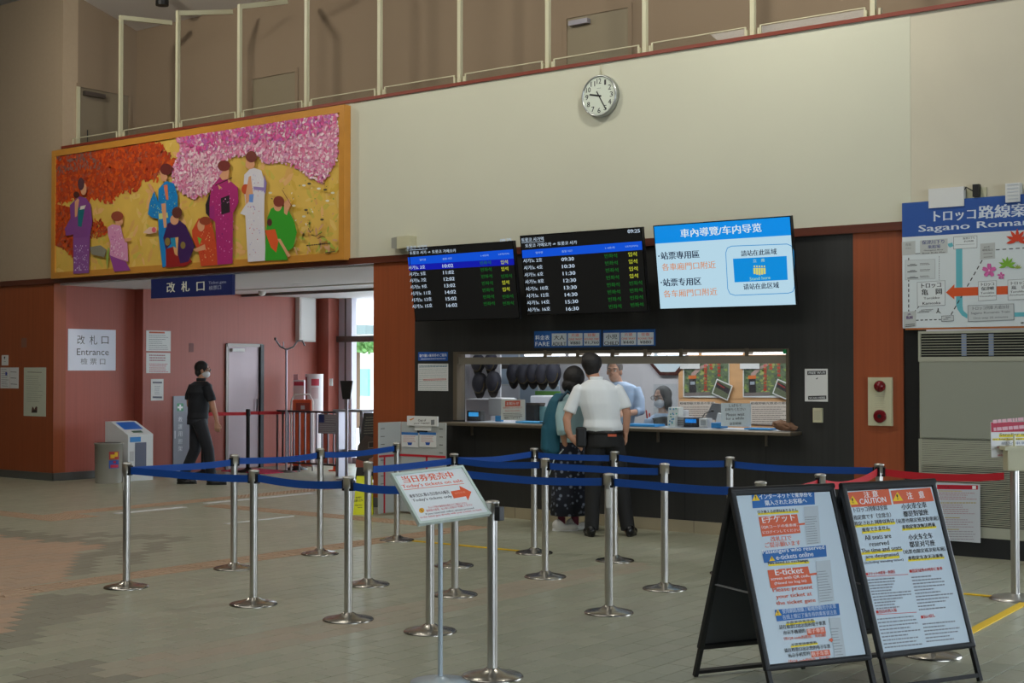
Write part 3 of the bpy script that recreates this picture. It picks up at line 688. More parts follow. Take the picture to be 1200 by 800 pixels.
def print1(B):
    B.C = lambda x, y: (840+.3*x, 560+.3*y)
    def shot(a, b, c, d, s):
        B.poly([a, b, c, d], (190, 200, 206)); B.lines((a[0]+4, a[1]+42), (b[0]-3, b[1]+42), (d[0]+4, d[1]-6), 12, (120, 128, 134), 2.2, s)
    B.poly([(135, 62), (380, 48), (383, 103), (140, 118)], BL); B.tri((152, 76), 28)
    B.text('インターネットで乗車券を', (168, 84), (372, 72), 22, WH, .02); B.text('購入されたお客様へ', (190, 108), (352, 97), 20, WH, .02)
    B.poly([(160, 137), (318, 127), (319, 135), (161, 145)], YE); B.text('引き換える必要はありません', (160, 140), (316, 130), 13, K, .03)
    B.poly([(162, 152), (313, 141), (327, 214), (176, 229)], OG); B.text('Eチケット', (180, 178), (306, 166), 26, WH, .02)
    B.text('（QRコードの乗車券）', (176, 199), (318, 189), 13, WH); B.text('にログインしてください', (180, 218), (324, 207), 11, WH); B.line((310, 182), (347, 178), 7, OG)
    shot((338, 112), (395, 108), (405, 255), (350, 262), 1)
    B.text('改札口で', (212, 249), (293, 243), 20, OG, .02); B.text('ご提示願います', (190, 273), (328, 262), 20, OG, .02)
    B.poly([(175, 285), (425, 262), (429, 306), (184, 332)], BL); B.text('Passengers who reserved', (180, 302), (421, 282), 21, WH, .012); B.tri((215, 315), 20); B.text('e-tickets online', (233, 320), (378, 305), 19, WH, .012)
    B.poly([(200, 337), (360, 325), (361, 333), (201, 345)], YE); B.text('No need to exchange', (201, 342), (358, 330), 15, K, .02)
    B.poly([(197, 360), (355, 345), (372, 412), (210, 430)], OG); B.text('E-ticket', (229, 380), (338, 371), 23, WH, .02); B.text('screen with QR code', (212, 402), (362, 388), 13, WH); B.text('(Need to log in)', (226, 420), (350, 408), 13, WH); B.line((355, 378), (392, 373), 8, OG)
    shot((385, 325), (442, 320), (458, 480), (400, 488), 2)
    B.text('Please present', (220, 451), (375, 438), 22, OG, .02); B.text('your ticket at', (233, 476), (372, 463), 20, OG, .02); B.text('the ticket gate', (233, 501), (386, 488), 19, OG, .02)
    B.poly([(225, 515), (475, 490), (480, 535), (234, 560)], BL); B.tri((238, 526), 24); B.text('使用網路預購了嵯峨野觀光小火車', (256, 530), (466, 509), 19, (190, 205, 225)); B.text('在线上预订了乘车券的乘客请注意', (258, 553), (468, 532), 18, (190, 205, 225))
    B.poly([(268, 570), (382, 556), (383, 563), (269, 577)], YE); B.text('不需要換乘坐券', (270, 572), (380, 560), 11, K)
    B.text('請在檢票口出示您的電子車票', (245, 592), (425, 574), 17, K, .015); B.text('出示手機裡的', (261, 613), (345, 604), 16, K, .015)
    B.poly([(348, 590), (420, 581), (425, 606), (353, 614)], OG); B.text('電子車票', (354, 608), (420, 601), 18, (245, 210, 200), .02); B.text('（有QR code的畫面，如右圖）', (262, 635), (426, 620), 14, OG, .015)
    shot((438, 548), (480, 545), (506, 715), (462, 720), 3); B.poly([(435, 632), (446, 624), (453, 632), (447, 642)], OG)
    B.poly([(288, 656), (392, 643), (393, 650), (289, 663)], YE); B.text('不需要换乘坐券', (290, 658), (390, 647), 11, K)
    B.text('请在检票口出示您的电子车票', (265, 682), (443, 664), 16, K, .015); B.text('出示手机里的', (280, 702), (363, 692), 16, K, .015)
    B.poly([(364, 678), (438, 669), (443, 692), (369, 701)], OG); B.text('电子车票', (370, 697), (436, 689), 17, (245, 210, 200), .02); B.text('（有QR code的画面，如右图）', (280, 724), (442, 709), 14, OG, .015)
def print2(B):
    B.C = lambda x, y: (980+x/3.2, 550+y/3.2)
    B.poly([(42, 86), (196, 73), (208, 132), (56, 142)], OG); B.poly([(203, 79), (352, 68), (366, 118), (214, 130)], OG)
    B.tri((62, 116), 34); B.tri((230, 102), 34)
    B.text('注 意', (105, 106), (158, 101), 22, WH, .02); B.text('CAUTION', (90, 131), (188, 122), 20, WH, .02); B.text('注　意', (268, 112), (332, 106), 26, WH, .02)
    def hl(p, q, h): B.poly([(p[0]-2, p[1]-h*.25), (q[0]+2, q[1]-h*.25), (q[0]+3, q[1]+h*.3), (p[0]-1, p[1]+h*.3)], YE)
    for st, a, b, h, y_, bo in (('トロッコ列車は全席', (67, 162), (193, 151), 20, 0, .02), ('指定席です（立席含）', (67, 190), (206, 178), 18, 0, .02), ('指定された列車以外は', (70, 213), (218, 200), 17, 1, .03), ('乗車できません', (98, 236), (200, 226), 17, 1, .03),
        ('All seats are', (108, 265), (206, 256), 17, 0, .02), ('reserved', (126, 289), (198, 282), 17, 0, .02), ('The time and seats', (95, 315), (245, 301), 17, 1, .02), ('are designated', (112, 338), (234, 327), 17, 1, .02), ('(including standing ticket)', (105, 357), (252, 344), 11, 0, .012),
        ('小火車全車', (246, 151), (340, 143), 22, 0, .02), ('都是對號座', (253, 179), (346, 170), 22, 0, .02), ('（站票也限定班次和車廂）', (226, 203), (384, 191), 17, 0, .012), ('非指定車次無法搭乘', (248, 225), (372, 215), 16, 1, .03),
        ('小火车全车', (272, 266), (362, 258), 22, 0, .02), ('都是对号座', (276, 293), (371, 285), 22, 0, .02), ('（站票也限定班次和车厢）', (252, 318), (410, 305), 16, 0, .012), ('非指定车次无法乘坐', (270, 341), (401, 330), 15, 1, .03)):
        if y_: hl(a, b, h)
        B.text(st, a, b, h, K, bo)
    for st, a, b, l in (('■チケットの変更・再発行', (112, 399), (221, 389), 268), ('■指定以外の列車に乗車', (275, 388), (398, 377), 0), ('■当日の再入場', (150, 541), (226, 533), 300), ('■払い戻し', (318, 560), (370, 553), 0)):
        B.text(st, a, b, 13, (200, 50, 40), .03)
        if l: B.line((a[0], a[1]+3), (l, a[1]-6), 2, (200, 50, 40))
    G = (134, 138, 146)
    B.lines((115, 415), (262, 404), (148, 522), 11, G, 4.5, 5, .5); B.lines((280, 405), (420, 394), (308, 526), 11, G, 4.5, 6, .6)
    B.lines((152, 562), (308, 548), (180, 668), 9, G, 4.5, 7, .4); B.lines((322, 580), (460, 567), (336, 645), 6, G, 4.5, 8, .5)
A1 = aframe('sandwich_board', 'black framed sandwich board with blue and orange e-ticket poster, left of the pair', 1.045, -2.789, 5.984, .213, -1.085, .343, .843, .6, 0, print1)
A2 = aframe('sandwich_board', 'black framed sandwich board headed CAUTION in orange, right of the pair', 1.055, -2.454, 6.451, .236, -1.13, .327, .825, .6, 0, print2)
A1['group'] = A2['group'] = 'folding sandwich boards'

# ============================================================ DISPLAYS
def tv(name, label, cx, wd, h0, printer, group='hanging display screens', emit=.8):
    v = Vector((0, -math.sin(.145), math.cos(.145))); ht = wd*9/16
    B = Board((cx-wd/2, 11.5, h0), XV, v, name, label, 'screen', group, emit=emit)
    f = MB(); f.bbox(0, .003, 0, wd, .05, ht, M_blk, .004); f.box(wd*.2, .05, ht*.2, wd*.8, .09, ht*.8, M_blk); f.build('housing', B.e)
    f = MB(); f.box(wd*.42, .08, ht*.35, wd*.58, .30, ht*.5, M_dsteel); f.build('wall_bracket', B.e)
    bz = .009
    f = MB(); b_ = mat((14, 14, 15), .25)
    for a in ((0, -.002, 0, wd, .004, bz), (0, -.002, ht-bz, wd, .004, ht), (0, -.002, bz, bz, .004, ht-bz), (wd-bz, -.002, bz, wd, .004, ht-bz)): f.box(*a, b_)
    f.build('bezel', B.e)
    B.W, B.H = wd, ht; printer(B); B.done('screen'); return B
Wt = (215, 235, 255); GR = (20, 120, 40); YT = (205, 215, 60)
def ptv1(B):
    B.C = lambda x, y: (460+x/6.667, 260+y/6.667)
    B.rectl(.008, .008, B.W-.008, B.H-.008, (12, 12, 12))
    B.text('토롯코 사가역', (112, 216), (268, 206), 28, Wt, .015); B.line((110, 222), (270, 211), 3, Wt)
    B.text('토롯코 사가 ⇒ 토롯코 가메오카', (135, 256), (496, 236), 26, Wt, .015); B.text('09:25', (842, 160), (930, 153), 27, Wt, .03)
    B.poly([(118, 277), (943, 213), (947, 285), (125, 334)], (0, 90, 240)); B.poly([(125, 334), (947, 285), (953, 335), (131, 381)], (6, 22, 190))
    for s_, a, b in (('열차명', (213, 305), (260, 301)), ('출발 시간', (392, 297), (465, 291)), ('1-4호차', (690, 272), (752, 267)), ('5호차(리치)', (828, 262), (912, 255))): B.text(s_, a, b, 16, (170, 205, 255))
    for i in range(7):
        dx = 5*i; n = '사가노 %d호' % (3+2*i)
        B.text(n, (127+dx, 374+50.5*i), (256+dx+(30 if i > 3 else 0)*.9, 366+50.2*i), 31, Wt, .015)
        B.text('%d:02' % (10+i), (392+5.4*i, 358+51.3*i), (475+5.4*i, 353+51.3*i), 27, Wt, .03)
        B.text('빈좌석', (686+5*i, 336+53*i), (770+5*i, 331+53*i), 30, GR, .01)
        if i in (2, 5, 6): B.text('빈좌석', (845+3.5*i, 334+53*i), (927+3.5*i, 329+53*i), 30, GR, .01)
        else: B.text('입석', (848+3.5*i, 331+53*i), (902+3.5*i, 327+53*i), 32, YT, .02)
def ptv2(B):
    B.C = lambda x, y: (600+x/6.667, 255+y/6.667)
    B.rectl(.008, .008, B.W-.008, B.H-.008, (12, 12, 12))
    B.text('토롯코 사가역', (75, 190), (247, 179), 30, Wt, .015); B.line((74, 196), (250, 185), 3, Wt)
    B.text('토롯코 가메오카 ⇒ 토롯코 사가', (105, 234), (508, 206), 28, Wt, .015); B.text('09:25', (905, 121), (1000, 115), 28, Wt, .03)
    B.poly([(78, 255), (1018, 182), (1023, 250), (82, 316)], (0, 90, 240))
    for s_, a, b in (('열차명', (185, 283), (240, 279)), ('출발 시간', (390, 272), (472, 266)), ('1-4호차', (730, 246), (805, 240)), ('5호차(리치)', (885, 235), (985, 228))): B.text(s_, a, b, 17, (170, 205, 255))
    for i in range(8):
        B.text('사가노 %d호' % (2+2*i), (90+5*i, 354+54.6*i), (236+5*i+(30 if i > 3 else 0), 345+54.5*i), 32, Wt, .015)
        B.text(('%02d:30' % (9+i)), (388+5.5*i, 340+55.3*i), (485+5.5*i, 334+55.3*i), 28, Wt, .03)
        B.text('빈좌석', (725+5*i, 316+56.5*i), (822+5*i, 311+56.5*i), 33, GR, .01)
        if i > 3: B.text('빈좌석', (906+3.5*i, 303+56.5*i), (1004+3.5*i, 297+56.5*i), 33, GR, .01)
        else: B.text('입석', (910+3.5*i, 304+56.5*i), (976+3.5*i, 300+56.5*i), 34, YT, .02)
def ptv3(B):
    B.C = lambda x, y: (755+x/6.153, 240+y/6.153)
    B.rectl(.009, .009, B.W-.009, B.H-.009, (196, 232, 250)); B.rectl(.009, B.H*.785, B.W-.009, B.H-.009, (0, 150, 245))
    B.text('車內導覽/车内导览', (264, 237), (846, 194), 62, (235, 250, 255), .02)
    NV = (30, 45, 75); OO = (226, 148, 98)
    B.text('·', (100, 375), (112, 374), 10, NV, .02); B.text('站票專用區', (122, 395), (398, 382), 55, NV, .035); B.text('各車廂門口附近', (130, 475), (516, 457), 52, OO, .01)
    B.text('·', (118, 565), (130, 564), 10, NV, .02); B.text('站票专用区', (138, 588), (412, 577), 55, NV, .035); B.text('各车厢門口附近', (142, 668), (528, 650), 52, OO, .01)
    ring = [(630, 297), (1030, 282), (1062, 296), (1076, 330), (1084, 590), (1072, 625), (1040, 636), (655, 652), (618, 640), (602, 605), (588, 345), (600, 310)]
    for a, b in zip(ring, ring[1:]+ring[:1]): B.line(a, b, 5, (40, 150, 220))
    B.text('請站在此區域', (700, 372), (956, 356), 42, NV, .02)
    B.poly([(640, 388), (1027, 368), (1035, 540), (652, 558)], (0, 150, 235)); B.text('立　席', (785, 415), (870, 410), 25, (190, 225, 200), .01)
    for k in range(5):
        x = 795+18*k; B.poly([(x-8, 455), (x+8, 454), (x+9, 505-abs(k-2)*4), (x-6, 506-abs(k-2)*4)], (225, 222, 120)); B.poly([(x+6*math.cos(a), 443+7*math.sin(a)) for a in [j*PI/4 for j in range(8)]], (225, 222, 120)); B.line((x-10, 460), (x-9, 490), 1.5, (80, 160, 150))
    B.text('Stand here', (762, 545), (910, 534), 23, (170, 225, 190), .01); B.text('请站在此区域', (718, 612), (973, 598), 42, NV, .02)
tv('departure_screen', 'black departure screen listing odd-numbered trains 3 to 15, leftmost of the three screens', -9.385, 1.428, 2.095, ptv1, emit=.75)
tv('departure_screen', 'black departure screen listing even-numbered trains 2 to 16, middle screen', -7.852, 1.457, 2.124, ptv2, emit=.75)
tv('guide_screen', 'bright blue and white information screen in Chinese, right of the departure screens', -6.280, 1.429, 2.144, ptv3, emit=.85)

# ============================================================ SIGNS ON THE WALLS
B = wallboard(177, 327, 272, 345, WY-.06, .05, 'hanging_gate_sign', 'dark blue hanging sign with white Japanese letters for the ticket gate, below the painting', 'sign', mat((22, 34, 92), .5))
B.C = lambda x, y: (150+x/4, 300+y/4)
CR = (225, 225, 205); B.text('改', (182, 172), (220, 169), 48, CR, .02); B.text('札', (250, 168), (288, 165), 48, CR, .02); B.text('口', (322, 164), (358, 161), 42, CR, .02)
B.text('Ticket gate', (378, 135), (460, 130), 16, (160, 165, 185)); B.text('檢票口', (380, 160), (436, 155), 20, (160, 165, 185)); B.done()
B = sideboard(80, 385, 135.5, 434, X1+.01, .008, 'entrance_sign', 'square white entrance sign with black lettering on the red passage wall', 'sign', mat((222, 226, 240), .4))
B.C = lambda x, y: (x/6.667, 380+y/6.667)
B.text('改', (603, 155), (662, 156), 72, K, .0); B.text('札', (700, 157), (760, 158), 72, K, .0); B.text('口', (793, 152), (848, 153), 58, K, .0)
B.text('Entrance', (600, 240), (850, 241), 52, (60, 60, 66), .0); B.text('檢 票 口', (630, 313), (822, 314), 50, (80, 80, 86), .0); B.done()
B = sideboard(171.5, 387, 200, 411.5, X2+.004, .004, 'notice_sheet', 'white notice sheet with orange heading on the rosy wall, topmost of three', 'notice', M_white, 'notices on the rosy wall')
B.C = lambda x, y: (150+x/7.27, 370+y/7.27)
B.poly([(180, 133), (313, 135), (313, 150), (180, 148)], (190, 90, 60)); B.lines((178, 165), (350, 167), (178, 285), 8, (110, 105, 115), 4, 11, .4); B.done()
B = sideboard(171.5, 413, 199.5, 437, X2+.004, .004, 'notice_sheet', 'white notice sheet with red lettering on the rosy wall, middle of three', 'notice', M_white, 'notices on the rosy wall')
B.C = lambda x, y: (150+x/7.27, 370+y/7.27)
B.lines((180, 335), (340, 337), (182, 378), 3, (150, 90, 100), 10, 12, .3); B.lines((180, 410), (345, 412), (182, 475), 5, (180, 50, 70), 6, 13, .2); B.done()
B = sideboard(177, 444, 191.5, 469, X2+.004, .004, 'notice_sheet', 'small white notice sheet with dark bars on the rosy wall, lowest of three', 'notice', M_white, 'notices on the rosy wall')
B.C = lambda x, y: (150+x/7.27, 370+y/7.27)
B.poly([(210, 560), (290, 561), (290, 575), (210, 574)], (90, 90, 105)); B.poly([(210, 685), (290, 686), (290, 702), (210, 700)], (90, 90, 105)); B.lines((225, 600), (280, 601), (225, 665), 5, (130, 130, 150), 4, 3); B.done()
B = wallboard(28, 430.5, 53.5, 488, WY-.004, .004, 'notice_poster', 'tall greenish-white poster with small text and a dark picture at its foot, far left', 'poster', mat((196, 200, 180), .5))
B.C = lambda x, y: (x/6.667, 380+y/6.667)
B.lines((215, 372), (325, 375), (215, 378), 1, (110, 110, 100), 6, 4, 0); B.lines((205, 405), (330, 408), (210, 600), 13, (140, 142, 130), 3, 5, .3)
B.poly([(245, 690), (252, 640), (262, 650), (268, 665), (280, 640), (292, 645), (290, 690)], (80, 40, 35)); B.poly([(250, 690), (255, 670), (285, 668), (290, 690)], (30, 28, 28)); B.done()
B = wallboard(.5, 430.5, 21.5, 455, WY-.004, .004, 'notice_sheet', 'small double notice sheet with a blue mark at the left picture edge', 'notice', M_white)
B.C = lambda x, y: (x/6.667, 380+y/6.667)
B.lines((10, 350), (65, 352), (12, 480), 9, (120, 120, 125), 4, 6, .3); B.lines((82, 370), (135, 373), (84, 465), 3, (80, 80, 80), 5, 7, .3); B.poly([(42, 372), (56, 373), (56, 398), (42, 397)], (40, 60, 150)); B.line((75, 340), (78, 495), 2, (200, 120, 120)); B.done()
B = wallboard(2, 416, 9.5, 428, WY-.004, .004, 'small_pictogram', 'tiny white pictogram plate above the double notice sheet at the left edge', 'sign', M_white)
B.C = lambda x, y: (x/6.667, 380+y/6.667)
B.poly([(32, 250), (42, 252), (36, 275), (30, 262)], K); B.line((30, 290), (45, 291), 3, (100, 100, 90)); B.done()
B = wallboard(25, 396, 31, 407, WY-.003, .003, 'hook_plate', 'tiny pale hook plate on the red wall above the tall poster', 'plate', mat((130, 90, 76), .5)); B.done
# counter side notices
B = wallboard(490, 412.5, 524.5, 422.5, WY-.004, .004, 'blue_title_plate', 'small blue title strip on the black wall left of the ticket window', 'sign', mat((26, 84, 170), .5))
B.C = lambda x, y: (480+x/5, 380+y/5); B.text('取り扱い乗車券のご案内', (58, 192), (216, 188), 18, WH, .02); B.lines((66, 203), (210, 200), (66, 204), 1, WH, 4, 4, 0); B.done()
B = wallboard(490, 426, 525, 458, WY-.004, .004, 'price_notice', 'white rule-lined notice sheet on the black wall below the blue strip', 'notice', M_white)
B.C = lambda x, y: (480+x/5, 380+y/5); B.lines((56, 243), (220, 240), (56, 250), 2, (60, 110, 130), 4, 4, .0); B.lines((56, 262), (218, 260), (56, 380), 11, (120, 140, 140), 2.5, 5, .0); B.lines((80, 322), (215, 318), (80, 328), 2, (200, 80, 70), 3, 5, 0); B.done()
B = wallboard(943, 432, 970, 470.5, WY-.004, .004, 'wifi_poster', 'small white poster with two black caption bars on the black wall', 'poster', M_white)
B.C = lambda x, y: (920+x/6.67, 400+y/6.67); B.poly([(174, 230), (320, 228), (320, 258), (174, 262)], (50, 50, 52)); B.text('FREE Wi-Fi', (185, 255), (312, 252), 18, WH, .01); B.poly([(180, 426), (322, 422), (323, 450), (181, 455)], (50, 50, 52)); B.text('SCAN HERE', (190, 449), (314, 445), 14, WH); B.poly([(240, 292), (256, 281), (258, 284), (250, 296)], K); B.done()
B = wallboard(952.5, 478, 963, 495, WY-.03, .03, 'wall_switch', 'beige switch box on the black wall under the small poster', 'switch', M_cream); B.rectl(.01, .02, B.W-.01, B.H-.02, (180, 176, 150)); B.done('cover')
# fare boards
def fare(px0, px1, y0, y1, name, label, cells):
    B = wallboard(px0, y0, px1, y1, WY-.012, .012, name, label, 'sign', mat((30, 90, 160), .5), 'fare boards'); B.C = lambda x, y: (620+x/7.5, 380+y/7.5)
    for x0, x1, bgc, rows in cells:
        yo = (x0-45)*-.012
        if bgc: B.poly([(x0, 82+yo), (x1, 80+yo), (x1, 189+yo), (x0, 191+yo)], bgc)
        for st, by, h, c, wfrac in rows:
            m_ = (x1-x0)*(1-wfrac)/2; B.text(st, (x0+m_, by+yo), (x1-m_, by+yo-1), h, c, .02)
    B.done(); return B
OR2 = (215, 90, 60)
fare(626, 703.8, 388, 406.5, 'fare_board', 'blue and white fare board for adults above the ticket window', [(45, 190, None, (('料金表', 137, 42, WH, .85), ('FARE', 190, 36, WH, .85))), (200, 330, (205, 212, 214), (('大人', 137, 40, K, .7), ('ADULT', 190, 32, K, .92))), (342, 470, (205, 212, 214), (('片道', 112, 28, OR2, .5), ('ONE WAY', 143, 18, OR2, .9), ('¥880', 180, 28, K, .7))), (482, 618, (205, 212, 214), (('往復', 112, 28, OR2, .5), ('ROUND TRIP', 143, 16, OR2, .9), ('¥1,760', 180, 28, K, .92)))])
fare(706.5, 767.3, 386.8, 405, 'fare_board', 'blue and white fare board for children above the ticket window', [(655, 795, (205, 212, 214), (('小児', 137, 42, K, .7), ('CHILD', 188, 32, K, .9))), (806, 942, (205, 212, 214), (('片道', 112, 28, OR2, .5), ('ONE WAY', 143, 18, OR2, .9), ('¥440', 180, 28, K, .7))), (952, 1095, (205, 212, 214), (('往復', 112, 28, OR2, .5), ('ROUND TRIP', 143, 16, OR2, .9), ('¥880', 180, 28, K, .7)))])
# fire alarm call box
B = wallboard(1017, 442, 1045.5, 499, WY-.025, .025, 'fire_alarm_box', 'cream fire alarm plate with red lamp and red push button on the red pillar', 'alarm', M_cream)
M_rl = mat((110, 12, 22), .15, name='red_lens'); 
c1 = B.loc((1031.2, 452.5)); MB().lathe([(.052, 0), (.052, -.012), (.042, -.035), (.02, -.05), (.004, -.053)], M_rl, 22, (c1[0], -.001, c1[1]), 'y').build('red_lamp', B.e)
c1 = B.loc((1031.4, 487.5)); MB().lathe([(.058, 0), (.058, -.012), (.05, -.016), (.022, -.016)], M_rl, 22, (c1[0], -.001, c1[1]), 'y').build('push_button', B.e)
MB().lathe([(.018, -.0165), (.018, -.02)], M_blk, 14, (c1[0], -.001, c1[1]), 'y').build('button_centre', B.e)
B.C = lambda x, y: (920+x/6.67, 400+y/6.67); B.lines((700, 415), (790, 415), (700, 515), 7, (165, 162, 140), 3, 9, .2); B.line((830, 300), (830, 640), 2, (150, 148, 120)); B.done()
# wall speaker, small white boxes over the map
B = wallboard(465, 277, 480, 291, WY-.12, .0, 'wall_speaker', 'beige angled speaker box on the plaster wall left of the screens', 'speaker', M_cream)
for c in list(B.e.children): bpy.data.objects.remove(c)
f = MB(); f.prism([(0, .0), (B.W, .02), (B.W, B.H), (.0, B.H)], 'y', .0, .12, M_cream); f.build('speaker_body', B.e)
f = MB(); f.prism([(-.10, .02), (.0, .0), (.0, B.H), (-.10, B.H-.01)], 'y', .02, .1, mat((150, 150, 140), .6)); f.build('speaker_grille', B.e)
B = wallboard(1088, 221.5, 1129.5, 241, WY-.06, .06, 'emergency_light_box', 'white rectangular box on the wall above the route map title', 'box', M_white)
B = wallboard(1133, 221, 1156, 238.5, WY-.01, .01, 'socket_plate', 'cream wall plate beside the white box above the route map', 'plate', M_cream)
B = wallboard(1139.5, 216, 1147, 230, WY-.06, .05, 'power_adapter', 'black power adapter plugged in above the route map', 'adapter', M_blk)
f = MB(); f.tube([(-.0, .02, .05), (-.06, .02, .09), (-.11, .02, .02), (-.08, .02, -.06), (.02, .03, -.10)], .006, M_blk, 6); f.build('cable', B.e)
B = wallboard(1178, 215, 1195, 236, WY-.07, .07, 'white_sensor_box', 'white ribbed sensor box at the top right, above the route map', 'box', M_white)
for k in range(5): MB().box(B.W*.15, -.004, .02+k*.03, B.W*.9, 0, .03+k*.03, mat((190, 195, 200), .5)).build('rib', B.e)
# clock
cc = onY(702, 112.2, WY-.06); ck = thing('wall_clock', 'round white wall clock with silver rim, showing nearly nine twenty-five', 'clock', cc)
R_ = .212
MB().lathe([(R_*.93, .058), (R_, .05), (R_*1.0, .01), (R_*.975, -.012), (R_*.92, -.010), (R_*.90, .0)], mat((180, 184, 182), .3, .8), 48, (0, 0, 0), 'y').build('rim', ck)
CB = Board(cc+Vector((0, -.001, 0)), XV, ZV); CB.off = -.001; 
f = MB(); f.add([(R_*.91*math.cos(a), -.0005, R_*.91*math.sin(a)) for a in [k*PI/24 for k in range(48)]], [tuple(range(48))], mat((214, 222, 208), .5)); f.build('dial', ck)
for k in range(1, 13):
    a = PI/2-k*PI/6; r = R_*.70; x, z = r*math.cos(a), r*math.sin(a); wd = .034 if k < 10 else .052; wd = .02 if k == 1 else wd; h = .052
    CB.textl(str(k), (x-wd/2, z-h/2), (x+wd/2, z-h/2), h, K, .02, lay=3)
for k in range(60):
    a = k*PI/30; r0 = R_*.86; CB.lay = 2; c_, s_ = math.cos(a), math.sin(a)
    r1 = r0-(.008 if k % 5 else .014); CB.polyl([(r0*c_-.001*s_, r0*s_+.001*c_), (r1*c_-.001*s_, r1*s_+.001*c_), (r1*c_+.001*s_, r1*s_-.001*c_), (r0*c_+.001*s_, r0*s_-.001*c_)], K, 2)
CB.rectl(-.024, .075, .024, .079, (120, 125, 118), 3); CB.done('numerals', ck)
def hand(ang, L, w0, nm, back=.03):
    a = PI/2-ang; d = Vector((math.cos(a), 0, math.sin(a))); f = MB(); f.bar(d*-back+YV*-.004, d*L+YV*-.004, .002, w0, M_blk, up=(d.z, 0, -d.x)); f.build(nm, ck)
hand(math.radians(360*(9+25/60)/12), .115, .016, 'hour_hand'); hand(math.radians(150), .165, .011, 'minute_hand', .055)
f = MB(); f.tube([(0, .04, R_*1.0), (0, .04, R_+.115)], .004, M_cream, 6); f.tube([(-.03, .04, R_*.97), (0, .03, R_+.06), (.03, .04, R_*.97)], .003, M_cream, 6); f.build('hanger', ck)

# ============================================================ PAINTING
a, b = onY(62, 176, WY-.09), onY(404.5, 303.5, WY-.09)
zt = (onY(62, 176, WY-.09).z+onY(404, 124, WY-.09).z)/2; zb = (onY(62, 327, WY-.09).z+onY(404, 303.5, WY-.09).z)/2
PT = Board((a.x, WY-.09, zb), XV, ZV, 'wide_painting', 'wide gold-framed painting of women in kimono under orange and pink trees', 'painting')
PW, PH = b.x-a.x, zt-zb; fw = .085
f = MB()
for q in ((0, -.02, 0, PW, .085, fw), (0, -.02, PH-fw, PW, .085, PH), (0, -.02, fw, fw, .085, PH-fw), (PW-fw, -.02, fw, PW, .085, PH-fw)): f.box(*q, M_gold)
f.build('frame', PT.e)
MB().box(fw, .0, fw, PW-fw, .02, PH-fw, mat((224, 184, 84), .6, name='ochre_canvas', noise_amt=.08, nscale=(2, 2, 2))).build('canvas', PT.e)
PT.lay = 1; PT.off = -.0005
TL, TR, BRc, BLc = (66, 180), (401, 129), (401, 299.5), (66, 322.5)
g = random.Random(3); X0c, X1c, Z0c, Z1c = fw, PW-fw, fw, PH-fw
def inl(x, z): return X0c < x < X1c and Z0c < z < Z1c
def dab(x, z, r, c, ang, asp=.5):
    pts = []
    for k in range(5):
        a_ = 2*PI*k/5; u, v = r*math.cos(a_), r*asp*math.sin(a_)
        X, Z = x+u*math.cos(ang)-v*math.sin(ang), z+u*math.sin(ang)+v*math.cos(ang)
        pts.append((min(max(X, X0c), X1c), min(max(Z, Z0c), Z1c)))
    PT.polyl(pts, c)
def blot(poly, n, cols, r0, r1, asp=.5):
    P = [Vector(PT.loc(p)) for p in poly]; xs_ = [p.x for p in P]; zs_ = [p.y for p in P]; k = 0; tries = 0
    class Q: pass
    while k < n and tries < n*8:
        tries += 1; x, z = g.uniform(min(xs_), max(xs_)), g.uniform(min(zs_), max(zs_))
        if inside((x, z), P) and inl(x, z):
            if k % 12 == 0: PT.lay += 1
            PT.lay -= 1; dab(x, z, g.uniform(r0, r1), g.choice(cols), g.uniform(0, PI), asp); k += 1
C50 = lambda x, y: (50+x/4.706, 160+y/4.706); C220 = lambda x, y: (220+x/4, 120+y/4)
lay_guard = lambda: None
# meadow
PT.C = C50
full = [(60, 95), (890, -40), (1660, -170), (1660, 660), (890, 715), (60, 770)]
blot(full, 420, [(226, 188, 84), (230, 194, 108), (216, 176, 66), (222, 170, 92), (208, 186, 80), (232, 180, 116)], .05, .13, .35)
# orange maple
def under(poly, c): PT.poly([p_ for p_ in poly], c)
OM = [(206, 76, 26), (190, 62, 24), (216, 92, 34), (176, 60, 32), (170, 84, 62), (222, 84, 20), (198, 70, 30)]
under([(66, 100), (600, 22), (650, 60), (715, 130), (770, 156), (640, 200), (560, 230), (520, 280), (430, 300), (380, 350), (300, 340), (200, 330), (66, 370)], (188, 74, 34)); under([(66, 370), (165, 392), (155, 440), (172, 480), (172, 635), (66, 600)], (196, 84, 34))
blot([(60, 95), (610, 5), (660, 50), (720, 120), (800, 152), (740, 185), (640, 210), (640, 250), (560, 240), (530, 300), (430, 310), (380, 370), (300, 350), (200, 340), (60, 380)], 1500, OM, .022, .05)
blot([(60, 380), (170, 390), (160, 440), (180, 480), (180, 640), (170, 660), (90, 600), (60, 600)], 260, OM, .022, .05)
blot([(270, 450), (320, 455), (365, 530), (300, 560), (270, 560)], 90, OM, .02, .04)
blot([(60, 95), (300, 60), (330, 180), (60, 200)], 80, [(150, 96, 84), (140, 104, 96)], .02, .04)
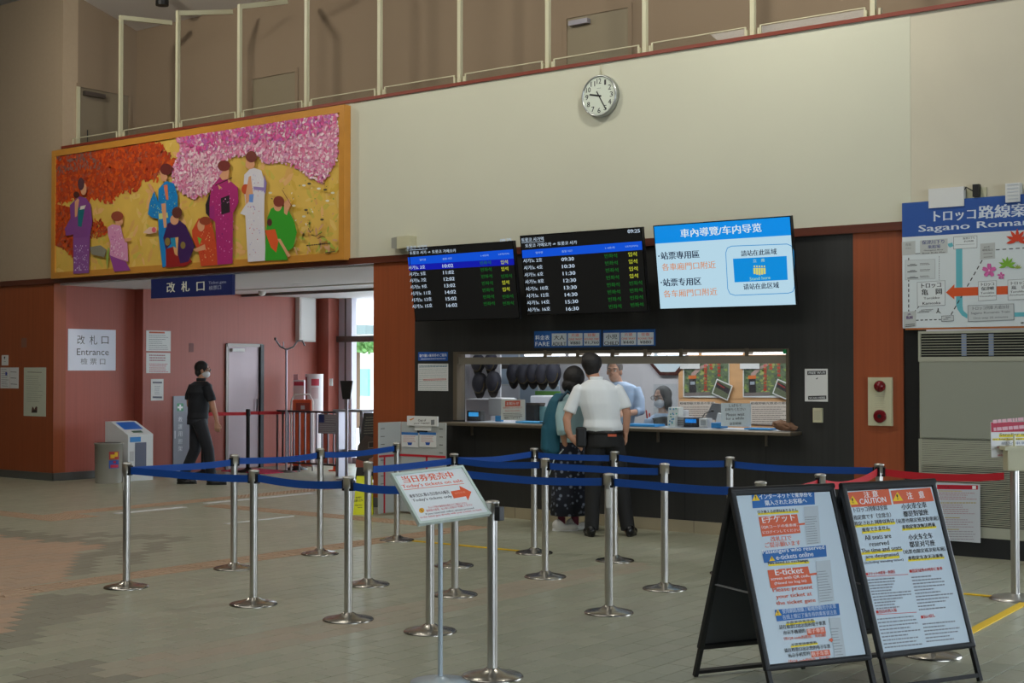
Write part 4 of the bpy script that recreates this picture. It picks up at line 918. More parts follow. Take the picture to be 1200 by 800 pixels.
# pink cherry
PC = [(232, 150, 184), (238, 170, 196), (220, 120, 168), (242, 194, 212), (226, 132, 166), (214, 146, 186), (246, 214, 224), (228, 112, 156), (250, 226, 232)]
PT.C = C220
under([(-46, 162), (704, 46), (704, 240), (640, 360), (560, 325), (500, 290), (430, 270), (380, 280), (300, 235), (195, 255), (165, 345), (90, 425), (30, 435), (-50, 395), (-60, 330), (-25, 240)], (226, 150, 182))
blot([(-45, 50), (40, 20), (710, -70), (712, 240), (690, 300), (640, 380), (560, 340), (500, 300), (430, 280), (380, 290), (300, 240), (200, 260), (170, 350), (90, 440), (30, 450), (-60, 400), (-70, 330), (-30, 200), (-80, 140)], 3000, PC, .016, .042)
blot([(-40, 162), (704, 46), (704, 120), (420, 185), (200, 200), (60, 240)], 380, [(206, 70, 140), (226, 90, 160), (190, 100, 170)], .018, .04)
blot([(0, 250), (160, 240), (140, 400), (20, 440)], 160, [(244, 214, 220), (238, 190, 206)], .014, .035)
blot([(380, 400), (700, 330), (710, 600), (420, 620)], 50, [(236, 232, 220), (120, 100, 60), (210, 150, 120), (150, 170, 70)], .008, .02)
blot([(370, 560), (700, 560), (710, 700), (380, 720)], 60, [(210, 160, 120), (196, 176, 90), (170, 180, 70)], .03, .07, .3)
def spots(poly, n, cols, r=.012): blot(poly, n, cols, r*.6, r, .7)
SK = (222, 160, 120); HB = (110, 56, 34); HD = (88, 58, 66)
def blob(c, rx, ry, col): PT.poly([(c[0]+rx*math.cos(k*PI/7), c[1]+ry*math.sin(k*PI/7)) for k in range(14)], col)
PT.C = C50
# woman in violet kimono
PT.poly([(195, 345), (215, 330), (250, 340), (275, 375), (285, 470), (272, 545), (265, 752), (180, 757), (178, 540), (140, 548), (132, 510), (165, 450), (160, 380)], (132, 70, 140))
PT.poly([(182, 560), (262, 555), (264, 752), (182, 757)], (140, 80, 150)); spots([(185, 600), (260, 600), (262, 750), (184, 752)], 60, [(210, 190, 220), (170, 140, 190)], .016)
PT.poly([(205, 395), (245, 380), (235, 440), (225, 500), (205, 495)], (24, 110, 120)); PT.poly([(220, 385), (250, 378), (240, 400), (215, 405)], (225, 215, 200))
PT.poly([(188, 360), (205, 340), (212, 350), (200, 440), (188, 445)], SK); blob((236, 290), 17, 34, SK); blob((222, 262), 18, 35, HD); blob((196, 322), 16, 18, (80, 40, 34))
# child in pink
PT.poly([(370, 500), (395, 485), (440, 490), (455, 560), (478, 590), (482, 690), (380, 660), (385, 590), (372, 545)], (222, 150, 190)); PT.poly([(380, 655), (470, 690), (495, 738), (405, 745)], (150, 70, 150))
spots([(385, 500), (440, 500), (470, 680), (390, 640)], 60, [(240, 215, 225), (200, 110, 170)], .016); blob((432, 470), 22, 22, SK); blob((422, 440), 34, 28, (150, 70, 50)); PT.poly([(460, 560), (500, 560), (500, 570), (465, 585)], SK)
PT.poly([(270, 610), (330, 600), (365, 625), (350, 665), (280, 650)], (140, 136, 120)); PT.poly([(360, 660), (372, 610), (380, 620), (366, 738)], (150, 170, 80))
# woman in blue
PT.poly([(650, 290), (690, 245), (735, 260), (756, 330), (755, 420), (735, 700), (672, 722), (652, 560), (648, 455), (610, 445), (592, 430), (600, 370), (625, 300), (648, 360)], (20, 130, 200)); spots([(600, 330), (750, 270), (752, 420), (620, 440)], 46, [(90, 190, 230), (180, 210, 120), (20, 90, 170)], .014)
PT.poly([(590, 262), (605, 262), (628, 300), (618, 320)], SK); PT.poly([(655, 190), (672, 180), (700, 225), (690, 250), (666, 245)], SK); blob((692, 182), 34, 32, (110, 44, 40)); PT.poly([(678, 270), (700, 265), (705, 350), (692, 350)], (225, 120, 80)); PT.poly([(650, 425), (700, 420), (704, 448), (652, 458)], (200, 210, 130)); PT.poly([(665, 372), (690, 368), (695, 500), (680, 505)], SK)
# girl in dark purple coat, red hakama
PT.poly([(690, 620), (760, 600), (800, 630), (835, 690), (800, 715), (692, 724)], (150, 30, 30)); PT.poly([(700, 480), (760, 458), (800, 490), (850, 605), (815, 690), (770, 700), (745, 600), (720, 590), (690, 625), (676, 560)], (62, 30, 90)); PT.poly([(720, 560), (760, 555), (755, 660), (740, 650)], (226, 170, 110)); PT.poly([(715, 560), (742, 558), (748, 615), (722, 600)], (30, 140, 180))
blob((738, 460), 24, 28, SK); blob((752, 420), 28, 32, (96, 48, 40)); blob((700, 580), 15, 22, (140, 120, 60)); blob((785, 600), 14, 20, (140, 120, 60))
PT.poly([(565, 530), (600, 500), (640, 500), (640, 530), (600, 538)], (226, 190, 170)); blob((625, 515), 12, 15, (216, 90, 110))
PT.C = C220
# girl in orange
PT.poly([(30, 600), (60, 545), (115, 540), (135, 620), (150, 700), (152, 762), (72, 768), (60, 700), (32, 640)], (206, 74, 38)); spots([(60, 560), (125, 560), (148, 750), (78, 755)], 50, [(236, 150, 100), (190, 40, 30), (230, 200, 140)], .012)
blob((72, 578), 17, 28, SK); blob((92, 556), 28, 20, (150, 66, 40)); PT.poly([(55, 630), (75, 640), (65, 670)], (120, 180, 60)); PT.poly([(35, 690), (90, 665), (95, 690), (50, 700)], SK)
# woman in magenta with flute
PT.poly([(93, 480), (112, 430), (130, 440), (120, 550), (95, 520)], (40, 30, 40)); PT.poly([(120, 400), (160, 350), (205, 365), (245, 400), (248, 470), (222, 520), (220, 755), (150, 762), (138, 560), (112, 540), (112, 470)], (176, 40, 116))
PT.poly([(165, 450), (205, 435), (208, 515), (168, 528)], (44, 30, 40)); spots([(120, 400), (240, 400), (215, 740), (155, 750)], 70, [(236, 190, 220), (120, 30, 110), (220, 90, 160)], .012)
PT.poly([(158, 345), (190, 305), (205, 320), (200, 360), (172, 365)], SK); blob((180, 298), 30, 26, (124, 50, 44)); PT.line((140, 390), (218, 354), 5, (80, 30, 30)); PT.poly([(150, 385), (170, 400), (158, 410)], SK); PT.poly([(198, 360), (212, 372), (200, 380)], SK); PT.poly([(112, 490), (135, 480), (136, 545), (114, 545)], (160, 40, 120))
# woman in white
PT.poly([(275, 340), (310, 305), (355, 320), (372, 380), (368, 520), (376, 742), (292, 748), (280, 530), (255, 522), (282, 480), (272, 400)], (222, 218, 226)); PT.poly([(368, 340), (380, 380), (374, 430), (366, 420)], (150, 130, 190)); spots([(285, 340), (360, 330), (368, 730), (298, 735)], 60, [(206, 90, 110), (170, 160, 210), (240, 236, 240)], .012)
PT.poly([(280, 300), (285, 258), (310, 250), (325, 290), (318, 310), (296, 315)], SK); blob((308, 256), 26, 27, (118, 54, 44)); blob((282, 408), 20, 24, (200, 80, 40)); PT.poly([(296, 350), (306, 345), (318, 440), (284, 480), (280, 440)], SK); PT.poly([(298, 432), (320, 430), (316, 470), (298, 468)], (110, 150, 220)); PT.poly([(318, 395), (372, 400), (370, 416), (320, 410)], (150, 130, 190))
# woman in green
PT.poly([(400, 500), (430, 480), (480, 500), (510, 560), (522, 610), (505, 680), (470, 705), (440, 640), (480, 738), (372, 742), (376, 640), (384, 540)], (54, 160, 40)); PT.poly([(372, 600), (420, 595), (436, 650), (425, 705), (400, 680), (385, 640)], (226, 90, 40)); PT.poly([(430, 640), (445, 640), (492, 720), (480, 726)], SK)
blob((432, 485), 20, 26, SK); blob((437, 465), 26, 26, (132, 56, 40)); PT.poly([(462, 470), (486, 450), (492, 480), (475, 530), (462, 520)], SK); blob((394, 563), 12, 18, (90, 40, 40)); PT.line((452, 410), (500, 490), 3, (130, 70, 50))
for x_, y_ in ((555, 390), (580, 382), (625, 405), (655, 410), (690, 425), (665, 462), (565, 505), (640, 550), (508, 485), (398, 425), (555, 535)): blob((x_, y_), 9, 5, g.choice([(230, 226, 215), (80, 70, 50), (220, 215, 190)]))
SG = (70, 56, 40)
for p_, q_, r_ in (((575, 590), (585, 612), (598, 594)), ((590, 622), (610, 628), (640, 610)), ((620, 640), (640, 628), (656, 634))): PT.line(p_, q_, 3, SG); PT.line(q_, r_, 3, SG)
PT.lines((566, 672), (680, 660), (566, 674), 1, SG, 5, 2, 0); PT.lines((655, 706), (702, 698), (655, 707), 1, SG, 5, 3, 0)
PT.done('picture')

# ============================================================ ROUTE MAP BOARD
a, b = onY(1057, 238, WY-.05), onY(1057, 384.5, WY-.05)
MBd = Board((a.x, WY-.05, b.z), XV, ZV, 'route_map_board', 'large route map board with blue title band and orange arrow, top right', 'sign')
mw, mh = 2.35, a.z-b.z
MB().box(0, 0, 0, mw, .03, mh, mat((212, 220, 222), .4)).build('panel', MBd.e)
MB().box(.02, .004, -.015, mw, .026, 0, mat((190, 110, 50), .4)).build('bottom_rail', MBd.e)
zb_ = MBd.loc((1057, 278))[1]
MBd.rectl(0, zb_, mw, mh, (34, 80, 156))
MBd.C = lambda x, y: (1040+x/4, 200+y/4); LT = (205, 214, 224)
MBd.text('トロッコ', (218, 240), (413, 228), 50, LT, .03); MBd.text('路線案内図', (428, 226), (810, 205), 62, LT, .03)
MBd.text('Sagano Romantic Train Route', (147, 296), (1290, 225), 40, LT, .03)
MBd.C = lambda x, y: (1050+x/7.27, 280+y/7.27)
TQ = (96, 178, 190); DK = (50, 52, 56); OGm = (214, 84, 34)
def rrect(pts, c, fill=(216, 222, 223)):
    MBd.poly(pts, c); cx_ = sum(p[0] for p in pts)/4; cy_ = sum(p[1] for p in pts)/4
    MBd.poly([(p[0]+(3 if p[0] < cx_ else -3), p[1]+(3 if p[1] < cy_ else -3)) for p in pts], fill)
MBd.poly([(510, 80), (565, 76), (567, 570), (575, 610), (608, 640), (608, 678), (560, 650), (525, 600), (512, 560)], TQ); MBd.poly([(1008, 625), (1500, 610), (1500, 650), (1010, 662)], TQ); MBd.poly([(440, 40), (480, 30), (490, 60), (460, 72), (445, 60)], TQ)
MBd.line((735, 180), (460, 660), 9, DK, dash=.055); MBd.line((850, 92), (1300, 62), 8, DK, dash=.055); MBd.line((108, 160), (108, 620), 9, DK, dash=.045); MBd.line((368, 145), (368, 350), 4, DK, dash=.02)
MBd.line((170, 692), (385, 685), 7, DK, dash=.04); MBd.line((195, 575), (160, 615), 5, DK, dash=.04); MBd.line((165, 125), (215, 122), 6, DK)
MBd.poly([(425, 455), (498, 385), (497, 415), (1160, 392), (1160, 462), (498, 488), (498, 515)], OGm)
rrect([(490, -20), (692, -30), (692, 75), (490, 88)], DK); MBd.text('保津川下り', (570, 5), (670, 0), 20, DK); MBd.text('約2時間', (580, 28), (660, 24), 16, DK); MBd.line((505, 50), (670, 42), 3, (120, 124, 128))
for pts in ([(50, 25), (165, 15), (165, 130), (52, 140)], [(205, 12), (440, -5), (440, 118), (205, 132)], [(718, 40), (845, 30), (845, 165), (718, 178)], [(62, 620), (170, 612), (172, 745), (65, 755)]): MBd.poly(pts, (186, 190, 188))
MBd.text('保津川下り', (222, 48), (412, 38), 36, (70, 76, 130), .02); MBd.text('乗船場', (272, 82), (378, 76), 30, (70, 76, 130), .02); MBd.text('Hozugawa River', (240, 106), (405, 98), 14, DK); MBd.text('Boat Ride Pier', (225, 128), (425, 116), 12, DK)
MBd.text('馬堀', (82, 60), (128, 57), 22, (130, 132, 130)); MBd.text('Umahori', (80, 85), (130, 82), 12, (130, 132, 130)); MBd.text('嵯峨嵐山', (738, 105), (825, 99), 20, (120, 120, 118)); MBd.text('JR山陰', (748, 80), (800, 76), 18, (120, 120, 118)); MBd.lines((745, 125), (820, 120), (748, 155), 2, (130, 130, 128), 6, 3, 0)
MBd.text('JR', (98, 655), (130, 652), 20, (96, 60, 120), .02); MBd.text('亀岡', (88, 684), (142, 680), 28, (96, 60, 120), .03); MBd.lines((80, 730), (160, 724), (82, 745), 2, DK, 6, 4, 0)
rrect([(78, 180), (335, 170), (335, 338), (78, 350)], (160, 164, 166), (200, 207, 208))
for k, y_ in enumerate((215, 268, 322)):
    MBd.line((98, y_+12), (180-(k == 2)*-10, y_+8), 7, DK); MBd.line((120, y_), (165, y_-2), 4, DK); MBd.lines((205, y_-6), (295, y_-10), (205, y_+4), 2, (120, 122, 124), 5, k, .2)
rrect([(180, 368), (420, 352), (420, 565), (182, 575)], (110, 114, 118)); MBd.text('トロッコ', (218, 420), (384, 410), 42, DK, .03); MBd.text('亀　岡', (220, 480), (392, 470), 52, DK, .03); MBd.text('Torokko', (238, 515), (372, 508), 20, DK, .02); MBd.text('Kameoka', (228, 560), (380, 552), 22, DK, .02)
rrect([(700, 362), (858, 352), (858, 518), (702, 528)], (110, 114, 118)); MBd.text('トロッコ', (728, 402), (836, 396), 28, DK, .03); MBd.text('保津峡', (728, 440), (838, 433), 32, DK, .03); MBd.text('Torokko', (722, 470), (838, 464), 18, DK, .02); MBd.text('Hozukyo', (716, 500), (850, 492), 18, DK, .02)
rrect([(952, 348), (1130, 338), (1130, 512), (954, 522)], (110, 114, 118)); MBd.text('トロッコ', (982, 392), (1110, 384), 28, DK, .03); MBd.text('嵐　山', (985, 430), (1110, 422), 32, DK, .03); MBd.text('Torokko', (975, 460), (1105, 452), 18, DK, .02); MBd.text('Arashiyama', (968, 488), (1118, 480), 16, DK, .02)
rrect([(612, 565), (1005, 550), (1008, 690), (614, 705)], DK, (190, 196, 197)); MBd.text('トロッコ列車 片道25分', (655, 607), (965, 592), 32, (90, 94, 98)); MBd.text('Sagano Romantic Train', (640, 647), (972, 632), 24, (90, 94, 98)); MBd.text('One-way 25 minutes', (660, 686), (955, 674), 20, (90, 94, 98))
rrect([(388, 655), (492, 648), (494, 697), (390, 705)], DK, (190, 196, 197)); MBd.lines((425, 668), (468, 664), (405, 685), 2, DK, 5, 9, .1)
MBd.lines((215, 605), (320, 598), (185, 628), 3, (120, 122, 124), 5, 8, .1); MBd.line((362, 590), (358, 612), 8, DK); MBd.line((358, 612), (345, 632), 5, DK); MBd.line((360, 612), (382, 632), 5, DK); MBd.line((1065, 715), (1090, 712), 14, (110, 110, 110))
def petals(cx_, cy_, r, c, n=5, sharp=False):
    for k in range(n):
        a_ = -PI/2+2*PI*k/n if not sharp else -PI/2+(k-(n-1)/2)*.62; d = (math.cos(a_), math.sin(a_)); e = (-d[1], d[0])
        if sharp: pts = [(0, 0), (.35, -.16), (.7, -.13), (1.05, 0), (.7, .13), (.35, .16)]
        else: pts = [(0, 0), (.45, -.28), (.85, -.26), (1, -.1), (.88, 0), (1, .1), (.85, .26), (.45, .28)]
        MBd.poly([(cx_+r*(p[0]*d[0]+p[1]*e[0]), cy_+r*(p[0]*d[1]+p[1]*e[1])) for p in pts], c)
    MBd.poly([(cx_+r*.12*math.cos(k*PI/4), cy_+r*.12*math.sin(k*PI/4)) for k in range(8)], (236, 210, 220) if not sharp else c)
petals(795, 268, 62, (206, 96, 160)); petals(897, 313, 32, (206, 96, 160)); petals(950, 225, 74, (120, 172, 50), 7, True); petals(1040, 250, 34, (150, 172, 70), 5, True); petals(1035, 10, 95, (206, 60, 30), 7, True)
MBd.done()

# ============================================================ AIR CONDITIONER CABINET
a, b = onY(1075.5, 386, WY-.02), onY(1075.5, 640, WY-.02)
struct(MB().box(XA, WY+.02, 0, onY(1076, 500, WY).x, WY+.2, ZLT, M_blk), 'trim_3')
AX = onY(1076.5, 500, WY-.10).x; M_ac = mat((150, 152, 138), .45, name='greige_metal')
M_acl = mat((168, 168, 150), .45, name='greige_metal')
ac = thing('air_conditioner', 'tall greige floor-standing air conditioner with grilles under the route map', 'air conditioner', (AX, WY-.10, 0))
AW = 2.3; z = lambda py: onY(1085, py, WY-.10).z
MB().box(0, .0255, .17, AW, .3, z(388), M_acl).build('casing', ac)
MB().box(-.005, .0, 0.0, AW, .3, .165, mat((26, 28, 30), .5)).build('plinth', ac)
MB().box(0, -.0, .165, AW, .02, .165+.09, M_acl).build('lower_panel', ac)
MB().box(.015, -.0, z(512), AW-.01, .02, z(424), M_ac).build('front_panel', ac)
f = MB(); f.box(.0, 0, z(424)+.003, AW, .02, z(418), M_acl); f.box(0, 0, z(391), AW, .02, z(388), M_acl); f.box(0, 0, z(418), .02, .02, z(391), M_acl); f.build('outlet_frame', ac)
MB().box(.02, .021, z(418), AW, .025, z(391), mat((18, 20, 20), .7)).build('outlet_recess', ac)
nb = 8
for k in range(nb):
    zz = z(417)+(z(392)-z(417))*(k+.5)/nb; MB().bar((.02, .006, zz), (AW-.01, .006, zz), .012, .006, M_acl).build('louvre', ac)
for px in (1129, 1161):
    x = onY(px, 405, WY-.1).x-AX; MB().box(x-.02, .009, z(417), x+.02, .018, z(392), mat((140, 155, 190), .5)).build('louvre_bracket', ac)
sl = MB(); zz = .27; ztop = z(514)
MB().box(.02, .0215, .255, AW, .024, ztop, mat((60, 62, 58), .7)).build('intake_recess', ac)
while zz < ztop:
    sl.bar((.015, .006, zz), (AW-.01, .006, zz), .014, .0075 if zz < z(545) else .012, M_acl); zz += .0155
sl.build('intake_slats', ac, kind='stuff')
MB().box(0, .0, .255, .015, .02, ztop, M_acl).build('side_frame', ac)
B = wallboard(1097, 565, 1149, 636, WY-.13, .002, 'laminated_notice', 'white laminated notice with crimson header taped to the air conditioner', 'notice', mat((196, 200, 206), .25))
B.C = lambda x, y: (1050+x/8, 560+y/8); B.poly([(385, 62), (768, 68), (768, 108), (385, 104)], (186, 24, 48)); B.text('ご注意', (420, 92), (500, 93), 18, (120, 20, 40), .02); B.poly([(715, 72), (750, 72), (750, 103), (715, 103)], WH)
B.lines((400, 120), (620, 122), (400, 122), 1, (190, 170, 40), 7, 1, 0); B.lines((400, 140), (755, 142), (405, 195), 4, (170, 90, 100), 5, 21, .3); B.lines((400, 232), (755, 232), (400, 234), 1, (170, 150, 60), 8, 2, 0); B.lines((410, 252), (755, 256), (420, 330), 5, (160, 110, 120), 5, 22, .4)
B.lines((430, 370), (600, 372), (430, 374), 1, (170, 150, 60), 8, 3, 0); B.lines((430, 390), (765, 392), (440, 455), 4, (150, 120, 130), 5, 23, .3); B.lines((450, 480), (590, 481), (450, 482), 1, (170, 150, 60), 8, 4, 0); B.lines((440, 500), (770, 503), (450, 570), 4, (130, 120, 130), 5, 24, .2); B.done()

# ============================================================ TICKET OFFICE CONTENTS
def in_office(px, py, Y): return onY(px, py, Y)
B = wallboard(795, 405, 925, 468, YO-.04, .03, 'cork_board', 'orange-brown wooden notice board on the office back wall behind two train posters', 'board', mat((206, 160, 112), .6, noise_amt=.08, nscale=(3, 3, 12)), depth_name='board')
zlow = B.loc((800, 500))[1]; MB().box(0, .005, zlow, B.W+.3, .025, 0, mat((206, 160, 112), .6)).build('lower_board', B.e)
def train_poster(cx0, label):
    B = wallboard(cx0, 424, cx0+54, 466, YO-.05, .006, 'train_poster', label, 'poster', M_white, 'railway posters in the office')
    B.C = lambda x, y: (cx0+(x-500)/5, 380+y/5)
    B.poly([(506, 225), (766, 220), (766, 416), (506, 420)], (96, 112, 84)); G = random.Random(5); B.lay += 1
    ly = B.lay
    for k in range(150):
        x, y_ = G.uniform(515, 755), G.uniform(230, 408); r = G.uniform(5, 13)
        c = G.choice([(70, 92, 58), (112, 134, 76), (134, 152, 80), (60, 74, 58), (96, 110, 90)]) if x < 600 or x > 690 else G.choice([(142, 156, 84), (156, 166, 98), (116, 136, 76)])
        B.poly([(x+r*G.uniform(.6, 1.2)*math.cos(j*PI/3), y_+r*.8*G.uniform(.6, 1.2)*math.sin(j*PI/3)) for j in range(6)], c, ly+k % 40)
    B.lay = ly+42
    B.poly([(540, 330), (550, 285), (590, 250), (640, 228), (650, 240), (605, 262), (575, 295), (575, 330)], (176, 148, 140)); B.poly([(535, 320), (575, 318), (578, 400), (538, 402)], (44, 40, 44)); B.poly([(532, 300), (578, 298), (578, 318), (532, 320)], (206, 110, 50)); B.poly([(543, 335), (570, 334), (570, 352), (543, 353)], (150, 160, 170)); B.poly([(510, 402), (660, 395), (660, 416), (508, 419)], (120, 112, 108))
    RD = (206, 60, 50)
    for x_, y0_, n, s_ in ((632, 250, 8, 20), (665, 245, 2, 20), (712, 240, 4, 22)):
        for i in range(n): B.text('嵯峨野観光鉄道'[i % 7], (x_-9, y0_+i*s_), (x_+9, y0_+i*s_), 17, RD, .02)
    B.done(); return B
train_poster(800.5, 'railway poster of a train curving through green trees, left one in the office'); train_poster(870.5, 'railway poster of a train curving through green trees, right one in the office')
def smallphoto(pts, label, cat='photo'):
    P = [onY(x, y_, YO-.075) for x, y_ in pts]; u = (P[1]-P[0]); v = (P[0]-P[3]); B = Board(P[3], u, v, 'tilted_photo', label, cat); W, H = u.length, v.length
    MB().box(0, 0, 0, W, .004, H, M_white).build('paper', B.e); B.rectl(.012, .012, W-.012, H-.012, (96, 104, 80)); B.polyl([(.012, H*.5), (W-.012, H*.4), (W-.012, H*.75), (.012, H*.85)], (50, 44, 48)); B.polyl([(.02, H*.7), (W*.6, H*.62), (W*.6, H*.7), (.02, H*.78)], (140, 50, 44)); B.done()
smallphoto([(841, 444), (860, 451), (854, 468), (834, 461)], 'small tilted railway photo over the corner of the left train poster')
smallphoto([(912, 444), (931, 451), (925, 468), (905, 461)], 'small tilted railway photo over the corner of the right train poster')
for cx0, lb in ((800, 'left'), (870, 'right')):
    B = wallboard(cx0-3, 424, cx0+20, 432, YO-.07, .003, 'paper_strip', 'white paper strip taped over the top corner of the %s train poster' % lb, 'paper', M_white); B.e.rotation_euler.y = 0
for x0, x1, lb in ((796, 838, 'left, beneath the first train poster'), (879, 926, 'right, beneath the second train poster')):
    B = wallboard(x0, 470, x1, 498, YO-.05, .004, 'text_poster', 'pale poster of dense small text in the office, '+lb, 'poster', mat((206, 194, 182), .6))
    B.C = lambda x, y: (700+x/5, 380+y/5); a_ = (x0-700)*5; b_ = (x1-700)*5
    B.text('嵯峨野観光鉄道の案内', (a_+5, 470), (b_-8, 468), 15, K, .02); B.lines((a_+12, 485), (b_-6, 484), (a_+12, 580), 9, (110, 100, 96), 4, x0, .25); B.done()
# octagonal office clock
oc = onY(782.5, 412, YO-.05); oct_ = thing('octagonal_clock', 'dark-framed octagonal clock on the office back wall, cut by the window top', 'clock', oc)
r8 = .30; f = MB(); pts = [(r8*math.cos(PI/8+k*PI/4), r8*math.sin(PI/8+k*PI/4)) for k in range(8)]; f.prism(pts, 'y', .0, .05, mat((70, 34, 30), .4)); f.build('frame', oct_)
f = MB(); f.prism([(p[0]*.86, p[1]*.86) for p in pts], 'y', -.004, .0, mat((205, 220, 228), .4)); f.build('dial', oct_)
f = MB(); f.bar((0, -.006, 0), (.1, -.006, .06), .004, .015, M_blk); f.bar((0, -.006, 0), (-.02, -.006, -.14), .004, .01, M_blk); f.build('hands', oct_)
# partitions: left office backdrop with caps
B = wallboard(540, 400, 586, 500, 13.4, .03, 'white_partition', 'white partition panel at the left of the office where caps hang', 'partition', mat((214, 214, 220), .5))
B = wallboard(586, 400, 655, 500, 13.9, .02, 'pale_blue_cabinet', 'pale blue glass cabinet behind the hanging caps', 'cabinet', mat((164, 182, 200), .4)); 
for k in (1, 2): x = B.W*k/3; MB().box(x-.01, -.006, 0, x+.01, 0, B.H, M_white).build('stile', B.e)
MB().box(0, -.008, B.loc((600, 452))[1], B.W, 0, B.loc((600, 450))[1], M_white).build('rail', B.e)
M_cap = mat((30, 32, 46), .7, name='navy_cloth')
def cap(px, py, Y, r, label, tilt=.25):
    c = onY(px, py, Y); t = thing('uniform_cap', label, 'cap', c, 0, 'navy uniform caps'); t.rotation_euler = (0, 0, 0); t.scale = (.74, 1, 1)
    f = MB(); f.lathe([(r*1.0, .05), (r*1.08, .0), (r*1.02, -.03), (r*.8, -.06), (r*.4, -.075), (.01, -.08)], M_cap, 20, (0, 0, 0), 'y'); f.build('crown', t)
    vs = []; n = 10
    for k in range(n+1):
        a = PI+PI*k/n; vs += [(r*.95*math.cos(a), .03, r*.95*math.sin(a)), (r*1.12*math.cos(a), .0, r*1.02*math.sin(a)-.08*math.sin(PI*k/n))]
    f = MB(); f.add(vs, [(2*k, 2*k+1, 2*k+3, 2*k+2) for k in range(n)], M_blk); f.build('brim', t)
    f = MB(); f.tube([(r*1.04*math.cos(PI+PI*k/8), -.03, r*1.0*math.sin(PI+PI*k/8)) for k in range(9)], .006, mat((120, 104, 60), .4, .6), 5); f.build('band', t)
cap(562, 448.5, 13.3, .12, 'navy uniform cap on the white partition, left of the lower pair'); cap(578, 447, 13.28, .12, 'navy uniform cap on the white partition, right of the lower pair')
cap(560, 425, 13.3, .10, 'navy cap half hidden by the window top, above the lower pair, left'); cap(575, 424, 13.28, .10, 'navy cap half hidden by the window top, above the lower pair, right')
for k, (px, lb) in enumerate(((602, 'first cap in the long hanging row from the left'), (614, 'second cap in the long hanging row from the left'), (625, 'third cap in the long hanging row from the left'), (636, 'fourth cap in the long hanging row from the left'), (648, 'last cap in the long hanging row, nearest the mullion'))):
    cap(px, 437+(k % 2), 13.6-.02*k, .115, 'navy uniform cap, '+lb)
B = wallboard(585, 427, 655, 432, 13.7, .02, 'cap_rail', 'thin rail above the row of hanging caps', 'rail', M_dsteel)
# desk and equipment
dx1 = onY(664, 480, 12.6).x; dx0 = XL+.2; dk = thing('office_desk', 'pale office desk under the machines in the left half of the office', 'desk', ((dx0+dx1)/2, 12.75, 0)); hh = (dx1-dx0)/2
MB().box(-hh, -.30, .93, hh, .65, .96, mat((205, 208, 212), .5)).build('desk_top', dk); MB().box(-hh, .24, 0, hh, .28, .93, M_white).build('modesty_panel', dk)
def bx(name, label, cat, px0, py0, px1, py1, Y, dep, c, b=.006, group=None, rough=.5, z0=None):
    a, e = onY(px0, py0, Y), onY(px1, py1, Y); z0 = e.z if z0 is None else z0
    t = thing(name, label, cat, ((a.x+e.x)/2, Y+dep/2, z0), 0, group); h = (e.x-a.x)/2
    MB().bbox(-h, -dep/2, 0, h, dep/2, a.z-z0, c if isinstance(c, bpy.types.Material) else mat(c, rough), b).build('body', t); t['w'] = h; t['h'] = a.z-z0; t['d'] = dep
    if name == 'blue_mat': t.scale.z = .45
    return t
CT = 1.006
t = bx('fare_display', 'white customer display with lit blue screen, left end of the counter', 'display', 547, 481, 563, 491, WY+.20, .08, (60, 62, 66), z0=CT)
f = MB(); f.box(-t['w']*.7, -.043, t['h']*.45, t['w']*.7, -.04, t['h']*.85, mat((60, 160, 230), .3, emit=.9)); f.build('lit_screen', t)
t = bx('fare_display', 'black-framed customer display with lit blue screen in front of the woman clerk', 'display', 801, 489, 818, 498, WY+.22, .1, (30, 34, 44), z0=CT)
f = MB(); f.box(-t['w']*.75, -.053, t['h']*.45, t['w']*.75, -.05, t['h']*.85, mat((20, 130, 225), .3, emit=.9)); f.build('lit_screen', t)
t = bx('ticket_printer', 'grey ticket printer between the dotted carton and the lit display', 'printer', 791, 488, 802, 498, WY+.25, .2, (176, 176, 180), z0=CT)
for k in range(4): MB().box(-t['w']*.8, -.103, .015+k*.014, t['w']*.8, -.1, .021+k*.014, M_dsteel).build('slot', t)
def dotted(px0, py0, px1, py1, Y, lab, z0=None):
    t = bx('dotted_carton', lab, 'box', px0, py0, px1, py1, Y, .1, (222, 224, 220), z0=z0, group='dotted cartons'); G = random.Random(px0)
    f = MB()
    for k in range(7):
        x, zz = G.uniform(-t['w']*.8, t['w']*.8), G.uniform(.1, .9)*t['h']; r = .009; f.add([(x+r*math.cos(j*PI/4), -.0505, zz+r*math.sin(j*PI/4)) for j in range(8)], [tuple(range(8))], mat(G.choice([(40, 140, 190), (60, 160, 140)]), .5))
    f.build('dots', t); return t
t = dotted(782, 486, 791, 498, WY+.2, 'white carton with blue dots standing on the counter, lower one', CT)
t = dotted(783, 475, 795, 486, WY+.22, 'white carton with blue dots, stacked above the lower one'); t.location.z = CT+.1; 
t = bx('blue_strip_box', 'small white box with a dark spot beside the dotted cartons', 'box', 797, 479, 804, 489, WY+.42, .06, (214, 214, 218)); t.location.z = CT+.075
t = bx('white_box', 'small white card reader on the counter right of the lit display', 'device', 819, 490, 829, 497, WY+.22, .1, (206, 206, 208), z0=CT)
MB().box(-t['w']*.6, -.053, .02, t['w']*.6, -.05, t['h']*.8, mat((150, 154, 158), .4)).build('keypad', t)
t = bx('blue_tray', 'blue coin tray beside the white please-wait card', 'tray', 833, 495, 845, 499, WY+.14, .14, (40, 120, 180), z0=CT)
t = bx('blue_mat', 'thin blue mat strip on the counter under the left notice card', 'mat', 604, 491, 636, 493.3, WY+.03, .2, (70, 160, 215), .002, z0=CT)
t = bx('blue_mat', 'thin blue mat strip on the counter right of the man in the white shirt', 'mat', 730, 493, 767, 496.5, WY+.03, .2, (50, 140, 205), .002, z0=CT)
